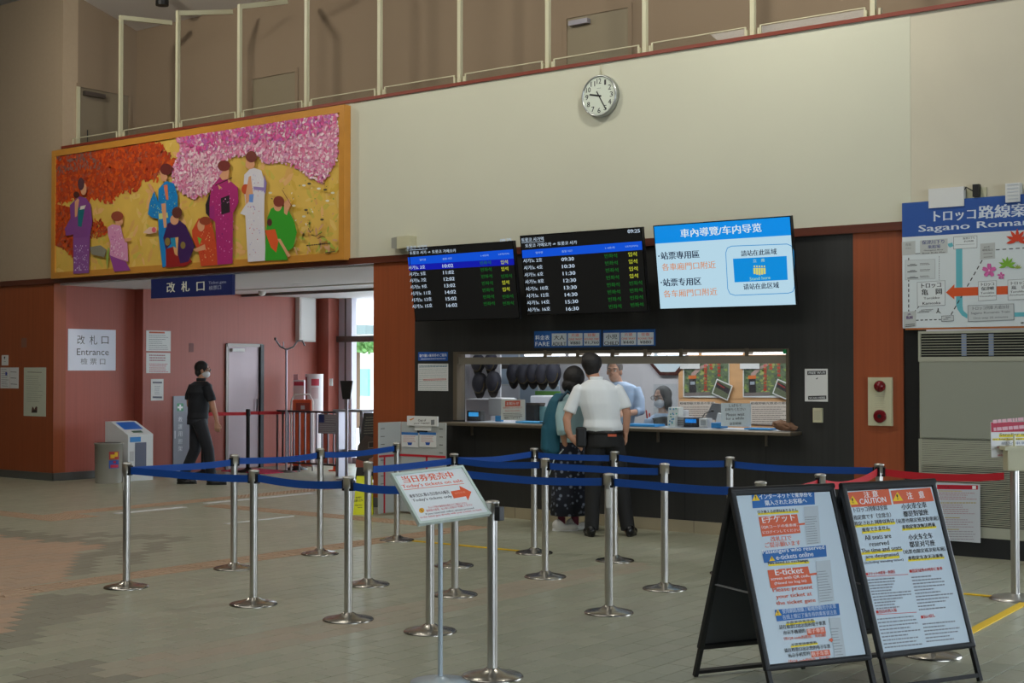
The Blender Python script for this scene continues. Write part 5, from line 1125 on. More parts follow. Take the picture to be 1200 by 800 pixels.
t = bx('blue_mat', 'thin blue mat strip on the counter under the please-wait card', 'mat', 872, 499, 902, 501.6, WY+.03, .16, (50, 140, 205), .002, z0=CT)
t = bx('blue_clip', 'small blue clip at the foot of the left counter notice', 'clip', 580, 487, 587, 492, WY+.2, .05, (50, 130, 190), z0=CT)
# cards standing on the counter
B = wallboard(587, 467.5, 615, 492.5, WY+.08, .004, 'counter_card', 'white counter card with orange heading, left half of the ticket window', 'sign', M_white)
B.C = lambda x, y: (480+x/5, 380+y/5); B.poly([(560, 448), (648, 446), (648, 478), (560, 481)], (216, 84, 60)); B.text('お知らせ', (568, 474), (640, 472), 20, WH, .02); B.text('乗車券はこちらの窓口で', (548, 494), (660, 491), 10, (206, 80, 60)); B.text('Same day tickets', (560, 512), (648, 510), 10, (206, 80, 60)); B.lines((548, 522), (662, 520), (552, 540), 3, K, 3, 2, .1); B.text('発売しております', (556, 555), (648, 552), 12, K, .02); B.done()
B = wallboard(845, 472, 880, 500, WY+.08, .004, 'counter_card', 'white please-wait counter card in three languages, right of the woman clerk', 'sign', mat((214, 222, 230), .4))
B.C = lambda x, y: (700+x/5, 380+y/5); B.text('しばらく', (772, 484), (845, 482), 18, (60, 64, 74), .02); B.text('お待ちください', (750, 508), (868, 505), 18, (60, 64, 74), .02); B.text('Please wait', (755, 538), (862, 534), 18, (60, 64, 74), .02); B.text('for a while', (755, 560), (860, 556), 16, (60, 64, 74), .02); B.text('请您稍候', (775, 590), (845, 587), 16, (40, 44, 54), .02); B.done()
# monitor on arm, phone, white equipment
mo = onY(848, 478, 12.6); t = thing('tilted_monitor', 'grey monitor seen from behind, above the please-wait card', 'monitor', (mo.x, 12.6, .96))
f = MB(); f.prism([(-.20, .12), (.10, .06), (.14, .25), (-.12, .27)], 'y', -.02, .02, mat((150, 152, 158), .4)); f.build('screen_back', t); MB().bar((0, 0, 0), (-.02, .03, .14), .04, .03, M_dsteel).build('stand', t)
t = bx('white_handset', 'white upright card terminal leaning beside the tilted monitor', 'device', 837, 478, 844, 495, WY+.3, .04, (232, 232, 234)); t.rotation_euler.y = .25; t.location.z = CT
f = MB(); c_ = onY(829, 480, 12.2); t = thing('microphone', 'thin black goose-neck microphone beside the tilted monitor', 'microphone', (c_.x-.08, 12.2, CT)); f.tube([(0, 0, 0), (.01, 0, .07), (.05, 0, .13), (.13, 0, .155)], .005, M_blk, 6); f.build('neck', t); MB().lathe([(.008, -.02), (.012, .0), (.004, .015)], M_blk, 8, (.14, 0, .157), 'x').build('head', t)
t = bx('brown_pouch', 'brown crumpled cloth pouch at the right end of the counter', 'pouch', 905, 491, 928, 502, WY-.06, .1, (120, 84, 62), z0=CT)
bpy.data.objects.remove(t.children[0]); bm = bmesh.new(); bmesh.ops.create_icosphere(bm, subdivisions=3, radius=1)
for v in bm.verts: k = 1+.22*noise.noise(v.co*2.2); v.co = Vector((v.co.x*.125*k, v.co.y*.05*k, max(0, .045+v.co.z*.05*k-.02*v.co.x)))
me = bpy.data.meshes.new('cloth'); bm.to_mesh(me); bm.free(); me.materials.append(mat((118, 86, 64), .8, noise_amt=.2, nscale=(30, 30, 30))); o = bpy.data.objects.new('cloth', me); COL.objects.link(o); o.parent = t
# clear divider
a_ = onY(766, 450, WY+.05); t = thing('clear_divider', 'clear acrylic divider plate standing on the counter left of the woman clerk', 'divider', (a_.x, WY+.25, CT)); MB().box(-.004, -.2, 0, .004, .25, a_.z-CT, M_acryl).build('plate', t); MB().box(-.02, -.2, 0, .02, .25, .008, M_acryl).build('foot', t)
# left side machinery
t = bx('white_cabinet', 'low white machine cabinet under the left pair of caps', 'cabinet', 546, 467, 575, 491, 12.6, .5, (206, 206, 212), .01, z0=.96)
t = bx('paper_stack', 'tall stack of white paper between the white machine and the counter card', 'paper', 572, 466, 588, 481, 12.45, .25, (226, 226, 230), .01, z0=1.05)
t = bx('black_scanner', 'black bill counter with slots between the left card and the backpack', 'device', 616, 474, 626, 491, 12.25, .2, (40, 40, 44), z0=CT); MB().box(-.06, -.09, t['h'], .12, .02, t['h']+.02, M_dsteel).build('top_plate', t)
t = bx('teal_folder', 'pale teal folder standing behind the counter left of the backpack', 'folder', 626, 476, 640, 491, 12.35, .03, (130, 176, 180), .002, z0=CT)
t = bx('green_folder', 'bright green folder strip low on the pale cabinet', 'folder', 627, 458, 656, 463, 13.75, .02, (110, 176, 80), .002)
t = bx('white_printer', 'white office printer behind the bill counter', 'printer', 621, 463.5, 655, 480, 13.1, .4, (216, 218, 226), .015, z0=1.0)
t = bx('wall_sheet', 'white printed sheet pinned behind the counter card', 'paper', 585, 452, 608, 466, 13.86, .004, (226, 228, 234), .0005)
# ============================================================ LUGGAGE SIZE BOARD
pA = Vector((-10.285, 11.12, 0)); YB = onX(470, 500, -10.285).y; xC = onY(522.5, 500, YB).x
M_lb = mat((176, 180, 178), .45, name='grey_board'); t = thing('luggage_size_board', 'grey two-panel luggage size board with red lines left of the counter', 'board', (-10.285, YB, 0))
dY = YB-pA.y; MB().bbox(-.015, -dY, .02, .0, 0, 1.0, M_lb, .004).build('side_panel', t); MB().bbox(0, -.0, .02, xC+10.285, .015, 1.0, M_lb, .004).build('back_panel', t)
RD = mat((190, 30, 46), .5)
B = Board((-10.285, YB-.001, 0), XV, ZV); zr = B.loc((495, 534))[1]; xr = B.loc((500, 560))[0]
f = MB(); f.box(0, -.003, zr-.012, xC+10.285, -.001, zr+.012, RD); f.box(xr-.012, -.003, .02, xr+.012, -.001, zr, RD); f.box(.001, -dY, zr-.012, .003, 0, zr+.012, RD); ys = onX(450.5, 570, -10.283).y-YB; f.box(.001, ys-.012, .02, .003, ys+.012, zr, RD)
f.build('red_tape', t)
f = MB()
for k in range(9): zz = .25+k*.085; f.box(.001, -dY+.03, zz, .0025, -dY+.09, zz+.008, M_dsteel); f.box(xC+10.285-.09, -.0025, zz, xC+10.285-.04, -.001, zz+.008, M_dsteel)
f.build('scale_marks', t)
MB().box(B.loc((489, 504))[0], -.004, B.loc((489, 507))[1], B.loc((501, 504))[0], -.0012, B.loc((489, 503.5))[1], M_blk).build('handle_slot', t)
for px, lb in ((470.5, 'left'), (491.5, 'right')):
    B = wallboard(px, 506, px+19.5, 524, YB-.008, .004, 'luggage_leaflet', 'white leaflet with blue header on the luggage size board, %s one' % lb, 'leaflet', M_white); B.rectl(0, B.H*.82, B.W, B.H, (50, 110, 180)); B.lines((px+2, 511), (px+17, 511.3), (px+2, 517), 4, (190, 120, 120), .6, 3, .2); B.polyl([(B.W*.4, .02), (B.W*.6, .02), (B.W*.65, .05), (B.W*.35, .05)], (30, 80, 170)); B.done()
B = wallboard(477, 487, 512.5, 499.5, YB-.03, .02, 'luggage_sign', 'white Out of your luggage sign with orange dash atop the luggage size board', 'sign', M_white)
B.C = lambda x, y: (400+x/5.714, 480+y/5.714); B.poly([(455, 66), (488, 52), (484, 62), (462, 72)], (220, 130, 50)); B.text('Out of', (515, 80), (568, 76), 16, K, .02); B.text('your luggage', (486, 98), (592, 94), 12, K, .02); B.poly([(600, 68), (624, 66), (624, 100), (600, 102)], (120, 124, 126)); B.done()
MB().box(.1, .012, -.05, B.W-.1, .02, 0, M_white).build('support', B.e)
# yellow floor sign
q = onz(425, 603); t = thing('yellow_floor_sign', 'bright yellow folding floor sign with black lettering behind the stanchions', 'sign', q)
B = Board(q-RV*.105, RV, (ZV*1+DV*.18), None); M4 = Matrix.Translation(B.o) @ Matrix((B.u, B.y, B.v)).transposed().to_4x4()
M_y = mat((225, 228, 30), .5, name='yellow_plastic')
f = MB(); f.prism([(0, 0), (.215, 0), (.20, .42), (.03, .42)], 'y', 0, .006, M_y); f.v = [tuple(M4 @ Vector(v)-q) for v in f.v]; f.build('front_panel', t)
f = MB(); f.prism([(0, 0), (.215, 0), (.20, .42), (.03, .42)], 'y', .10, .106, M_y); f.v = [tuple(M4 @ Vector((v[0], v[1]+.06*(1-v[2]/.42)-.05-.045*(v[2]/.42), v[2]))-q) for v in f.v]; f.build('rear_panel', t)
B.C = lambda x, y: (400+x/5.714, 480+y/5.714); B.text('順番に', (98, 595), (140, 590), 12, K, .02); B.text('お並びください', (88, 618), (145, 612), 18, K, .02); B.text('Wait here', (92, 645), (140, 641), 10, K, .02); B.lines((110, 655), (140, 653), (110, 657), 1, K, 4, 1, 0)
B.mb.v = [tuple(M4 @ Vector(v)-q) for v in B.mb.v]; B.mb.build('print', t)
# leaflet poster stand (dark)
q = onz(436, 566); t = thing('dark_poster_stand', 'dark leaning poster stand with mountain and hand picture left of the luggage board', 'poster stand', q)
B = Board(q-RV*.235+ZV*.05, RV, ZV+DV*.16); M4 = Matrix.Translation(B.o) @ Matrix((B.u, B.y, B.v)).transposed().to_4x4(); PHt = .93
f = MB(); f.prism([(.0, 0), (.40, 0), (.45, PHt), (.10, PHt)], 'y', 0, .02, mat((52, 50, 50), .4)); f.v = [tuple(M4 @ Vector(v)-q) for v in f.v]; f.build('poster_panel', t)
f = MB(); f.bar((.05, .02, PHt*.8), (.05, .35, -.02), .02, .02, M_blk); f.bar((.38, .02, PHt*.8), (.38, .35, -.02), .02, .02, M_blk); f.v = [tuple(M4 @ Vector(v)-q) for v in f.v]; f.build('rear_leg', t)
B.C = lambda x, y: (400+x/5.714, 480+y/5.714); B.lines((165, 52), (270, 48), (150, 158), 7, (150, 150, 130), 6, 4, .4)
B.poly([(110, 240), (160, 170), (230, 190), (245, 240), (240, 330), (95, 380)], (92, 80, 72)); B.poly([(185, 330), (240, 300), (250, 370), (200, 385), (180, 360)], (200, 150, 125)); B.poly([(100, 330), (150, 345), (170, 385), (95, 385)], (210, 120, 100)); B.poly([(180, 215), (225, 212), (225, 255), (180, 258)], (150, 140, 130)); B.poly([(185, 220), (220, 217), (220, 250), (185, 253)], (60, 54, 52))
B.mb.v = [tuple(M4 @ Vector(v)-q) for v in B.mb.v]; B.mb.build('print', t)
# ============================================================ PASSAGE FURNITURE
# bin
q = onz(124, 566.5); s_ = FPX/((q-EYEP).dot(DV)); rb = 16.2/s_; H_ = 47/s_; q = q+Vector((-.1, .12, 0)); t = thing('rubbish_bin', 'round grey rubbish bin with colourful sticker by the red wall', 'bin', q)
MB().lathe([(rb*.93, 0), (rb*.95, .02), (rb*1.0, H_-.02), (rb*1.05, H_-.015), (rb*1.05, H_)], mat((160, 158, 148), .4, .25), 32).build('body', t)
MB().lathe([(rb*.85, H_), (rb*.85, H_+.004)], mat((70, 70, 66), .6), 24).build('lid', t)
f = MB(); s0 = -PI/2+YAW+.30
def arc(z0, z1, w0, w1, c, e=1.0):
    n = 5; vs = []
    for k in range(n): w_ = s0+w0+(w1-w0)*k/(n-1); vs += [(rb*(1.004+.004*e)*math.cos(w_), rb*(1.004+.004*e)*math.sin(w_), z0), (rb*(1.004+.004*e)*math.cos(w_), rb*(1.004+.004*e)*math.sin(w_), z1)]
    f.add(vs, [(2*k, 2*k+2, 2*k+3, 2*k+1) for k in range(n-1)], mat(c, .5))
arc(.21, .32, 0, .75, (40, 80, 170)); arc(.33, .44, 0, .75, (170, 40, 40)); arc(.35, .40, .1, .4, (225, 180, 30), 2); arc(.37, .43, .4, .65, (225, 180, 30), 2); arc(.22, .26, .1, .7, (190, 30, 60), 2); arc(.28, .31, .3, .5, (190, 30, 60), 2); f.build('sticker', t)
# machine
qa, qb = onz(149.8, 564), onz(171.8, 561.2); t = thing('white_ticket_machine', 'white cabinet with sloping blue top panel beside the bin', 'machine', (qa.x, (qa.y+qb.y)/2, 0), PI/2)
s_ = FPX/((qa-EYEP).dot(DV)); mw_ = qb.y-qa.y; md, mh0 = .52, 55/s_; mh1 = mh0+.17
M_mc = mat((206, 210, 212), .4, name='white_casing')
f = MB(); f.prism([(0, 0), (md, 0), (md, mh1), (md*.75, mh1), (.02, mh0), (0, mh0-.01)], 'x', -mw_/2, mw_/2, M_mc); f.build('casing', t)
sl_ = (mh1-mh0)/(md*.75-.02)
def topat(y_, e=.003): return mh0+sl_*(y_-.02)+e
w2 = mw_/2
f = MB(); f.add([(-w2*.75, .15, topat(.15)), (w2*.75, .15, topat(.15)), (w2*.75, .36, topat(.36)), (-w2*.75, .36, topat(.36))], [(0, 1, 2, 3)], mat((20, 100, 190), .3)); f.build('blue_panel', t)
f = MB(); f.add([(-w2*.4, .05, topat(.05)), (w2*.4, .05, topat(.05)), (w2*.4, .11, topat(.11)), (-w2*.4, .11, topat(.11))], [(0, 1, 2, 3)], mat((50, 90, 70), .3)); f.build('green_panel', t)
f = MB(); f.box(-w2*.45, -.003, .13, w2*.45, 0, mh0-.12, mat((96, 104, 124), .2)); f.build('window_plate', t); f = MB(); f.box(-w2*.85, -.004, mh0-.11, -w2*.0, 0, mh0-.04, mat((50, 130, 200), .4)); f.build('blue_label', t)
f = MB(); f.box(-w2*.85, -.003, .28, -w2*.55, 0, .42, mat((180, 182, 184), .4)); f.build('slot_plate', t)
# first-aid / stretcher sign panel on rosy wall
B = sideboard(203.5, 464, 222.5, 552, X2+.02, .02, 'hydrant_cabinet', 'grey narrow wall cabinet with green cross and vertical white characters behind the walking man', 'cabinet', mat((150, 156, 168), .4))
B.C = lambda x, y: (180+x/4.444, 400+y/4.444)
B.poly([(122, 322), (155, 322), (155, 362), (122, 362)], (90, 160, 120)); B.poly([(134, 328), (143, 328), (143, 358), (134, 358)], WH); B.poly([(125, 338), (152, 338), (152, 348), (125, 348)], WH)
for k, ch in enumerate('救護用担架'): B.text(ch, (128, 418+38*k), (149, 418+38*k), 26, (215, 220, 226), .02)
B.rectl(.02, B.loc((112, 505))[1], .04, B.loc((112, 465))[1], (215, 220, 226)); B.done()
B = sideboard(221.5, 402, 227, 412.5, X2+.003, .003, 'faint_mark', 'faint pair of dark marks high on the rosy wall', 'mark', mat((120, 66, 60), .6))
# belt posts in the passage
pb = []
for px, py, lb in ((238, 556, 'black belt post hidden behind the legs of the walking man'), (290.5, 553, 'black belt post in front of the steel passage door'), (347.5, 550, 'black belt post at the metal fence with round black base')):
    q = onz(px, py); t = thing('black_belt_post', lb, 'stanchion', q, 0, 'black belt posts')
    MB().lathe([(.17, 0), (.17, .012), (.15, .03), (.06, .05), (.035, .07)], M_blk, 28).build('base', t); MB().lathe([(.03, .05), (.03, .90)], M_blk, 16).build('pole', t); MB().lathe([(.036, .86), (.036, .95), (.03, .965)], M_blk, 16).build('head', t); pb.append(t)
for i in (0, 1):
    a_, b_ = pb[i].location, pb[i+1].location; d = b_-a_; L = d.length; d.normalize()
    f = MB(); f.bar(d*.03+ZV*.905, d*(L-.03)+ZV*.895, .05, .003, M_redb, up=d.cross(ZV)); f.build('belt', pb[i])
q = onz(302, 552); t = thing('pink_mat', 'crimson pink floor mat in front of the steel passage door', 'mat', q); MB().bbox(-.45, -.35, 0, .55, .3, .012, mat((206, 50, 90), .8), .004).build('mat', t)
# metal fence
FY = 15.15; fa, fb_ = onY(325, 500, FY).x, onY(405, 500, FY).x; fz = onY(360, 481, FY).z
t = thing('metal_fence', 'low dark metal bar fence across the passage', 'fence', ((fa+fb_)/2, FY, 0)); h = (fb_-fa)/2
M_f = mat((96, 88, 92), .35, .8, name='fence_steel')
MB().box(-h, -.02, fz-.03, h, .02, fz, M_f).build('top_rail', t); MB().box(-h, -.015, .12, h, .015, .15, M_f).build('bottom_rail', t)
for k in range(13):
    x = -h+2*h*k/12; MB().box(x-.011, -.011, .0 if k in (0, 4, 8, 12) else .13, x+.011, .011, fz-.02, M_f).build('bar', t)
B = wallboard(373, 485, 398.5, 508.5, FY-.05, .006, 'fence_notice', 'grey notice plate with blue square hung on the metal fence', 'sign', mat((150, 146, 156), .4)); B.C = lambda x, y: (300+x/4.446, 460+y/4.446); B.poly([(328, 115), (355, 115), (355, 155), (328, 155)], (50, 70, 140)); B.lines((362, 120), (428, 122), (362, 150), 4, (210, 210, 215), 3, 1, .2); B.lines((332, 165), (428, 168), (332, 205), 5, (210, 210, 215), 2.5, 2, .2); B.done()
f = MB(); f.tube([(.02, .02, B.H), (.02, .03, B.H+.03)], .004, M_alu, 5); f.build('hook', B.e)
# coat-stand like pole
q = onz(335.5, 553); t = thing('forked_steel_pole', 'tall thin steel pole with forked curved arms beside the steel door', 'pole', q)
s_ = FPX/((q-EYEP).dot(DV)); zt_ = (553-408)/s_
MB().tube([(0, 0, 0), (-.01, 0, zt_)], .016, M_alu, 10).build('pole', t); MB().lathe([(.14, 0), (.14, .01), (.03, .03)], M_dsteel, 20).build('base', t)
for nm, pts in (('left', [(0, -.02), (-.10, .03), (-.17, .13)]), ('right', [(0, -.02), (.10, .02), (.17, .12), (.24, .12), (.28, .04)])):
    MB().tube([RV*x+ZV*(zt_+z_)for x, z_ in pts], .014, M_alu, 8).build('arm', t)
MB().lathe([(.017, -.02), (.017, .02)], M_blk, 8, tuple(RV*-.175+ZV*(zt_+.145))).build('tip', t)
MB().tube([RV*-.05+ZV*(zt_-.0), RV*-.05+ZV*(zt_+.1)], .008, M_alu, 6).build('peg', t)
# orange box with white frame, round white column poster boxes
def imgbox(name, label, cat, px0, py0, px1, py1, dep, m, z0, D0, b=.01):
    """box standing on the floor at depth point D0, facing the camera side"""
    s_ = FPX/((D0-EYEP).dot(DV)); t = thing(name, label, cat, (D0.x, D0.y, z0), YAW); x0 = (px0-proj(D0)[0])/s_; x1 = (px1-proj(D0)[0])/s_
    zb2 = EYE-(py1-433)/s_; zt2 = EYE-(py0-433)/s_; MB().bbox(x0, -dep/2, zb2-z0, x1, dep/2, zt2-z0, m, b).build('body', t)
    t['x0'], t['x1'], t['zb'], t['zt'], t['dep'], t['s'] = x0, x1, zb2-z0, zt2-z0, dep, s_; return t
D0 = onz(355, 551); D0 = Vector((D0.x, D0.y, 0))
t = imgbox('orange_stretcher_box', 'bright orange box with a picture panel behind the metal fence', 'box', 344, 468, 366, 545, .2, mat((226, 92, 50), .5), 0, D0)
f = MB(); s_ = t['s']; mx = (t['x0']+t['x1'])/2; f.tube([(t['x0']-.02, -.12, 0), (t['x0']-.02, -.12, t['zt']-.02), (t['x0']+.03, -.12, t['zt']+.08), (t['x1']-.03, -.12, t['zt']+.08), (t['x1']+.02, -.12, t['zt']-.02), (t['x1']+.02, -.12, 0)], .014, mat((220, 216, 214), .4), 8); f.build('white_frame', t)
f = MB(); f.box(t['x0']+.05, -.104, t['zt']-.22, t['x1']-.03, -.1, t['zt']-.05, mat((176, 70, 56), .4)); f.box(mx-.02, -.108, t['zt']-.15, mx+.04, -.104, t['zt']-.09, mat((210, 200, 205), .4)); f.build('picture_panel', t)
D1 = onz(368, 546); D1 = Vector((D1.x, D1.y, 0))
t = thing('round_white_column', 'white round display column with red print beside the orange box', 'column', D1); s_ = FPX/((D1-EYEP).dot(DV)); r_ = 10.5/s_; zt_ = EYE-(438-433)/s_
MB().lathe([(r_, 0), (r_, zt_)], mat((222, 218, 222), .4), 28).build('body', t)
f = MB()
def arc2(z0, z1, w0, w1, c):
    n = 6; vs = []
    for k in range(n): w_ = -PI/2+YAW+w0+(w1-w0)*k/(n-1); vs += [(r_*1.01*math.cos(w_), r_*1.01*math.sin(w_), z0), (r_*1.01*math.cos(w_), r_*1.01*math.sin(w_), z1)]
    f.add(vs, [(2*k, 2*k+2, 2*k+3, 2*k+1) for k in range(n-1)], mat(c, .5))
arc2(zt_-.19, zt_-.08, -.2, .7, (186, 60, 80)); arc2(zt_-.6, zt_-.05, -1.5, -.75, (150, 60, 70)); arc2(zt_-.4, zt_-.22, -.2, .6, (210, 190, 196)); arc2(zt_-.80, zt_-.70, .7, 1.1, (186, 60, 80)); f.build('print', t)
t = imgbox('white_leaflet_box', 'white leaflet box with red labels left of the round column', 'box', 344, 445, 357, 545, .12, mat((214, 200, 206), .5), 0, D0+YV*.6)
f = MB(); f.box(t['x0']+.01, -.064, t['zt']-.09, t['x1']-.01, -.06, t['zt']-.03, mat((190, 60, 80), .5)); f.box(t['x0'], -.03, t['zt'], t['x0']+.07, -.02, t['zt']+.09, mat((206, 150, 160), .5)); f.build('label', t)
t = imgbox('small_wall_box', 'small white wall control on the lit pilaster beside the glazing', 'switch', 386, 443.5, 390, 452, .03, M_white, 1.2, Vector((onY(388, 448, YEND-.14).x, YEND-.14, 1.2)), .004)
# black head on silver stand (card reader gate)
q = onz(406, 562); t = thing('black_head_stand', 'black flared head on a silver post at the end of the metal fence', 'reader', q, YAW); s_ = FPX/((q-EYEP).dot(DV)); zt_ = EYE-(446-433)/s_; zm = EYE-(467.5-433)/s_
MB().lathe([(.15, 0), (.15, .012), (.03, .03)], M_alu, 20).build('base', t); MB().lathe([(.022, .02), (.022, zm)], M_alu, 12).build('post', t)
f = MB(); f.add([(x*a_, y_*a_, z_) for z_, a_ in ((zm, .055), (zt_, .09)) for x, y_ in ((-1, -.5), (1, -.5), (1, .5), (-1, .5))], [(3, 2, 1, 0), (4, 5, 6, 7), (0, 1, 5, 4), (1, 2, 6, 5), (2, 3, 7, 6), (3, 0, 4, 7)], M_blk); f.build('head', t)
# gate counter right of the fence
qa = onY(398, 478, 14.9); qb = onY(432, 480, 14.9); t = thing('gate_counter', 'low grey gate counter between the fence and the dark poster stand', 'counter', ((qa.x+qb.x)/2, 14.9, 0)); h = (qb.x-qa.x)/2
MB().bbox(-h, -.15, qa.z-.05, h, .15, qa.z-.015, mat((150, 148, 156), .4), .01).build('top', t)
for x in (-h+.05, h-.05): MB().box(x-.03, -.1, 0, x+.03, .1, qa.z-.05, M_alu).build('leg', t)
MB().box(-h+.08, -.02, .35, h-.08, .02, .40, M_alu).build('shelf', t)
# cone
q = onz(394.5, 551.5); t = thing('traffic_cone', 'small orange traffic cone behind the metal fence', 'cone', q)
s_ = FPX/((q-EYEP).dot(DV)); MB().lathe([(.06, .012), (.052, .1), (.03, .22), (.012, .30)], mat((236, 80, 24), .5), 20).build('cone', t); MB().bbox(-.09, -.09, 0, .09, .09, .014, mat((226, 70, 24), .5), .003).build('base', t)

# ============================================================ PEOPLE
def fuse(mb, name, parent, m, voxel=.009, smooth=4, label=None, colour_fn=None):
    """join overlapping closed pieces into one continuous skin"""
    o = mb.build(name); md = o.modifiers.new('r', 'REMESH'); md.mode = 'VOXEL'; md.voxel_size = voxel; md.use_smooth_shade = True
    if smooth:
        sm = o.modifiers.new('s', 'SMOOTH'); sm.iterations = smooth; sm.factor = .5
    dg = bpy.context.evaluated_depsgraph_get(); me = bpy.data.meshes.new_from_object(o.evaluated_get(dg)); old = o.data; o.modifiers.clear(); o.data = me; bpy.data.meshes.remove(old)
    me.name = name; me.materials.clear(); me.materials.append(m); me.polygons.foreach_set('use_smooth', [True]*len(me.polygons))
    o.name = name; o.parent = parent
    if label: o['label'] = label
    return o
def ell(mb, c, r, m, yaw=0, n=14, k=10):
    cy_, sy_ = math.cos(yaw), math.sin(yaw); vs = []; fs = []
    for j in range(1, k):
        ph = PI*j/k
        for i in range(n):
            a = 2*PI*i/n; x, y_, z_ = r[0]*math.sin(ph)*math.cos(a), r[1]*math.sin(ph)*math.sin(a), r[2]*math.cos(ph)
            vs.append((c[0]+x*cy_-y_*sy_, c[1]+x*sy_+y_*cy_, c[2]+z_))
    top = len(vs); vs.append((c[0], c[1], c[2]+r[2])); vs.append((c[0], c[1], c[2]-r[2]))
    for j in range(k-2):
        for i in range(n): a, b = j*n+i, j*n+(i+1) % n; fs.append((a, a+n, b+n, b))
    for i in range(n): fs.append((top, i, (i+1) % n)); fs.append((top+1, (k-2)*n+(i+1) % n, (k-2)*n+i))
    mb.add(vs, fs, m, True)
def rings(mb, rs, m, n=20, fold=0.0):
    vs = []; fs = []
    for x, y_, z_, rx, ry, yw in rs:
        for i in range(n):
            a = 2*PI*i/n; w_ = 1+fold*math.sin(a*7+z_*3); u, v = rx*w_*math.cos(a), ry*w_*math.sin(a)
            vs.append((x+u*math.cos(yw)-v*math.sin(yw), y_+u*math.sin(yw)+v*math.cos(yw), z_))
    for j in range(len(rs)-1):
        for i in range(n): a, b = j*n+i, j*n+(i+1) % n; fs.append((a, b, b+n, a+n))
    fs.append(tuple(range(n-1, -1, -1))); fs.append(tuple(range((len(rs)-1)*n, len(rs)*n))); mb.add(vs, fs, m, True)
SKM = lambda c: mat(c, .55, name='skin', spec=.3)
def hand_(mb, w, d, side, curl, m, s=1.0, cl=.5):
    w, d, side, curl = Vector(w), Vector(d).normalized(), Vector(side).normalized(), Vector(curl).normalized()
    mb.tube([w-d*.03, w+d*.01, w+d*.085*s], [.026, .022, .024], m, 8); mb.tube([w+side*.016, w+d*.08*s+side*.022], [.018, .016], m, 8); mb.tube([w-side*.016, w+d*.078*s-side*.022], [.018, .016], m, 8)
    for i, L in enumerate((.070, .080, .074, .058)):
        b = w+d*.078*s+side*(.030-.020*i); k1 = b+d*L*.42*s+curl*L*.12; k2 = k1+(d*(1-cl)+curl*cl).normalized()*L*.33*s; k3 = k2+(d*(.5-cl)+curl).normalized()*L*.28*s
        mb.tube([b-d*.02, b, k1, k2, k3], [.010, .010, .0092, .0085, .007], m, 6)
    t0 = w+d*.022+side*.022; t1 = t0+(d*.6+side*.75).normalized()*.032*s; t2 = t1+(d+curl*.4+side*.1).normalized()*.030*s; t3 = t2+(d*.8+curl*.6).normalized()*.022*s
    mb.tube([t0, t1, t2, t3], [.013, .011, .0098, .008], m, 6)
def head_(mb, c, yaw, m, s=1.0):
    """yaw: direction the face looks, 0 = +x, counter-clockwise"""
    f = Vector((math.cos(yaw), math.sin(yaw), 0)); r = Vector((math.sin(yaw), -math.cos(yaw), 0)); c = Vector(c)
    ell(mb, c+ZV*.025*s-f*.012, (.092*s, .072*s, .095*s), m, yaw); ell(mb, c+f*.022*s-ZV*.045*s, (.062*s, .054*s, .072*s), m, yaw); ell(mb, c+f*.045*s-ZV*.092*s, (.026*s, .026*s, .020*s), m, yaw)
    mb.tube([c+f*.080*s+ZV*.012*s, c+f*.102*s-ZV*.028*s], [.008*s, .015*s], m, 8)                       # nose
    mb.tube([c+f*.076*s-r*.022*s-ZV*.055*s, c+f*.086*s-ZV*.055*s, c+f*.076*s+r*.022*s-ZV*.055*s], [.006*s, .009*s, .006*s], m, 6)   # lips
    mb.tube([c+f*.072*s-r*.045*s+ZV*.022*s, c+f*.086*s+ZV*.024*s, c+f*.072*s+r*.045*s+ZV*.022*s], .009*s, m, 6)      # brow
    for q in (-1, 1): ell(mb, c+r*q*.075*s-f*.008*s-ZV*.015*s, (.018*s, .010*s, .032*s), m, yaw)          # ears
def face_(t, c, yaw, s=1.0, mask=None, glasses=False, hair=(30, 24, 24)):
    f = Vector((math.cos(yaw), math.sin(yaw), 0)); r = Vector((math.sin(yaw), -math.cos(yaw), 0)); c = Vector(c)
    for q in (-1, 1):
        mb = MB(); ell(mb, c+f*.076*s+r*q*.031*s+ZV*.002*s, (.009*s, .013*s, .008*s), mat((230, 226, 220), .3), yaw, 8, 6); ell(mb, c+f*.0835*s+r*q*.031*s+ZV*.002*s, (.004*s, .006*s, .006*s), M_blk, yaw, 8, 6); mb.build('eye', t)
    mb = MB()
    for q in (-1, 1): mb.tube([c+f*.088*s+r*q*.014*s+ZV*.026*s, c+f*.084*s+r*q*.034*s+ZV*.031*s, c+f*.068*s+r*q*.052*s+ZV*.024*s], .0035*s, mat(hair, .7), 5)
    mb.build('eyebrows', t)
    if mask:
        mb = MB(); ell(mb, c+f*.032*s-ZV*.055*s, (.066*s, .062*s, .056*s), mat(mask, .7), yaw); mb.build('face_mask', t)
    if glasses:
        mb = MB()
        for q in (-1, 1):
            o_ = c+f*.102*s+r*q*.034*s; pts = [o_+r*.026*s*math.cos(k*PI/6)+ZV*.020*s*math.sin(k*PI/6) for k in range(13)]; mb.tube(pts, .0025, M_blk, 5); mb.tube([o_+r*q*.026*s, c+r*q*.078*s-f*.01*s], .0025, M_blk, 5)
        mb.tube([c+f*.104*s-r*.01*s, c+f*.104*s+r*.01*s], .0025, M_blk, 5); mb.build('glasses', t)
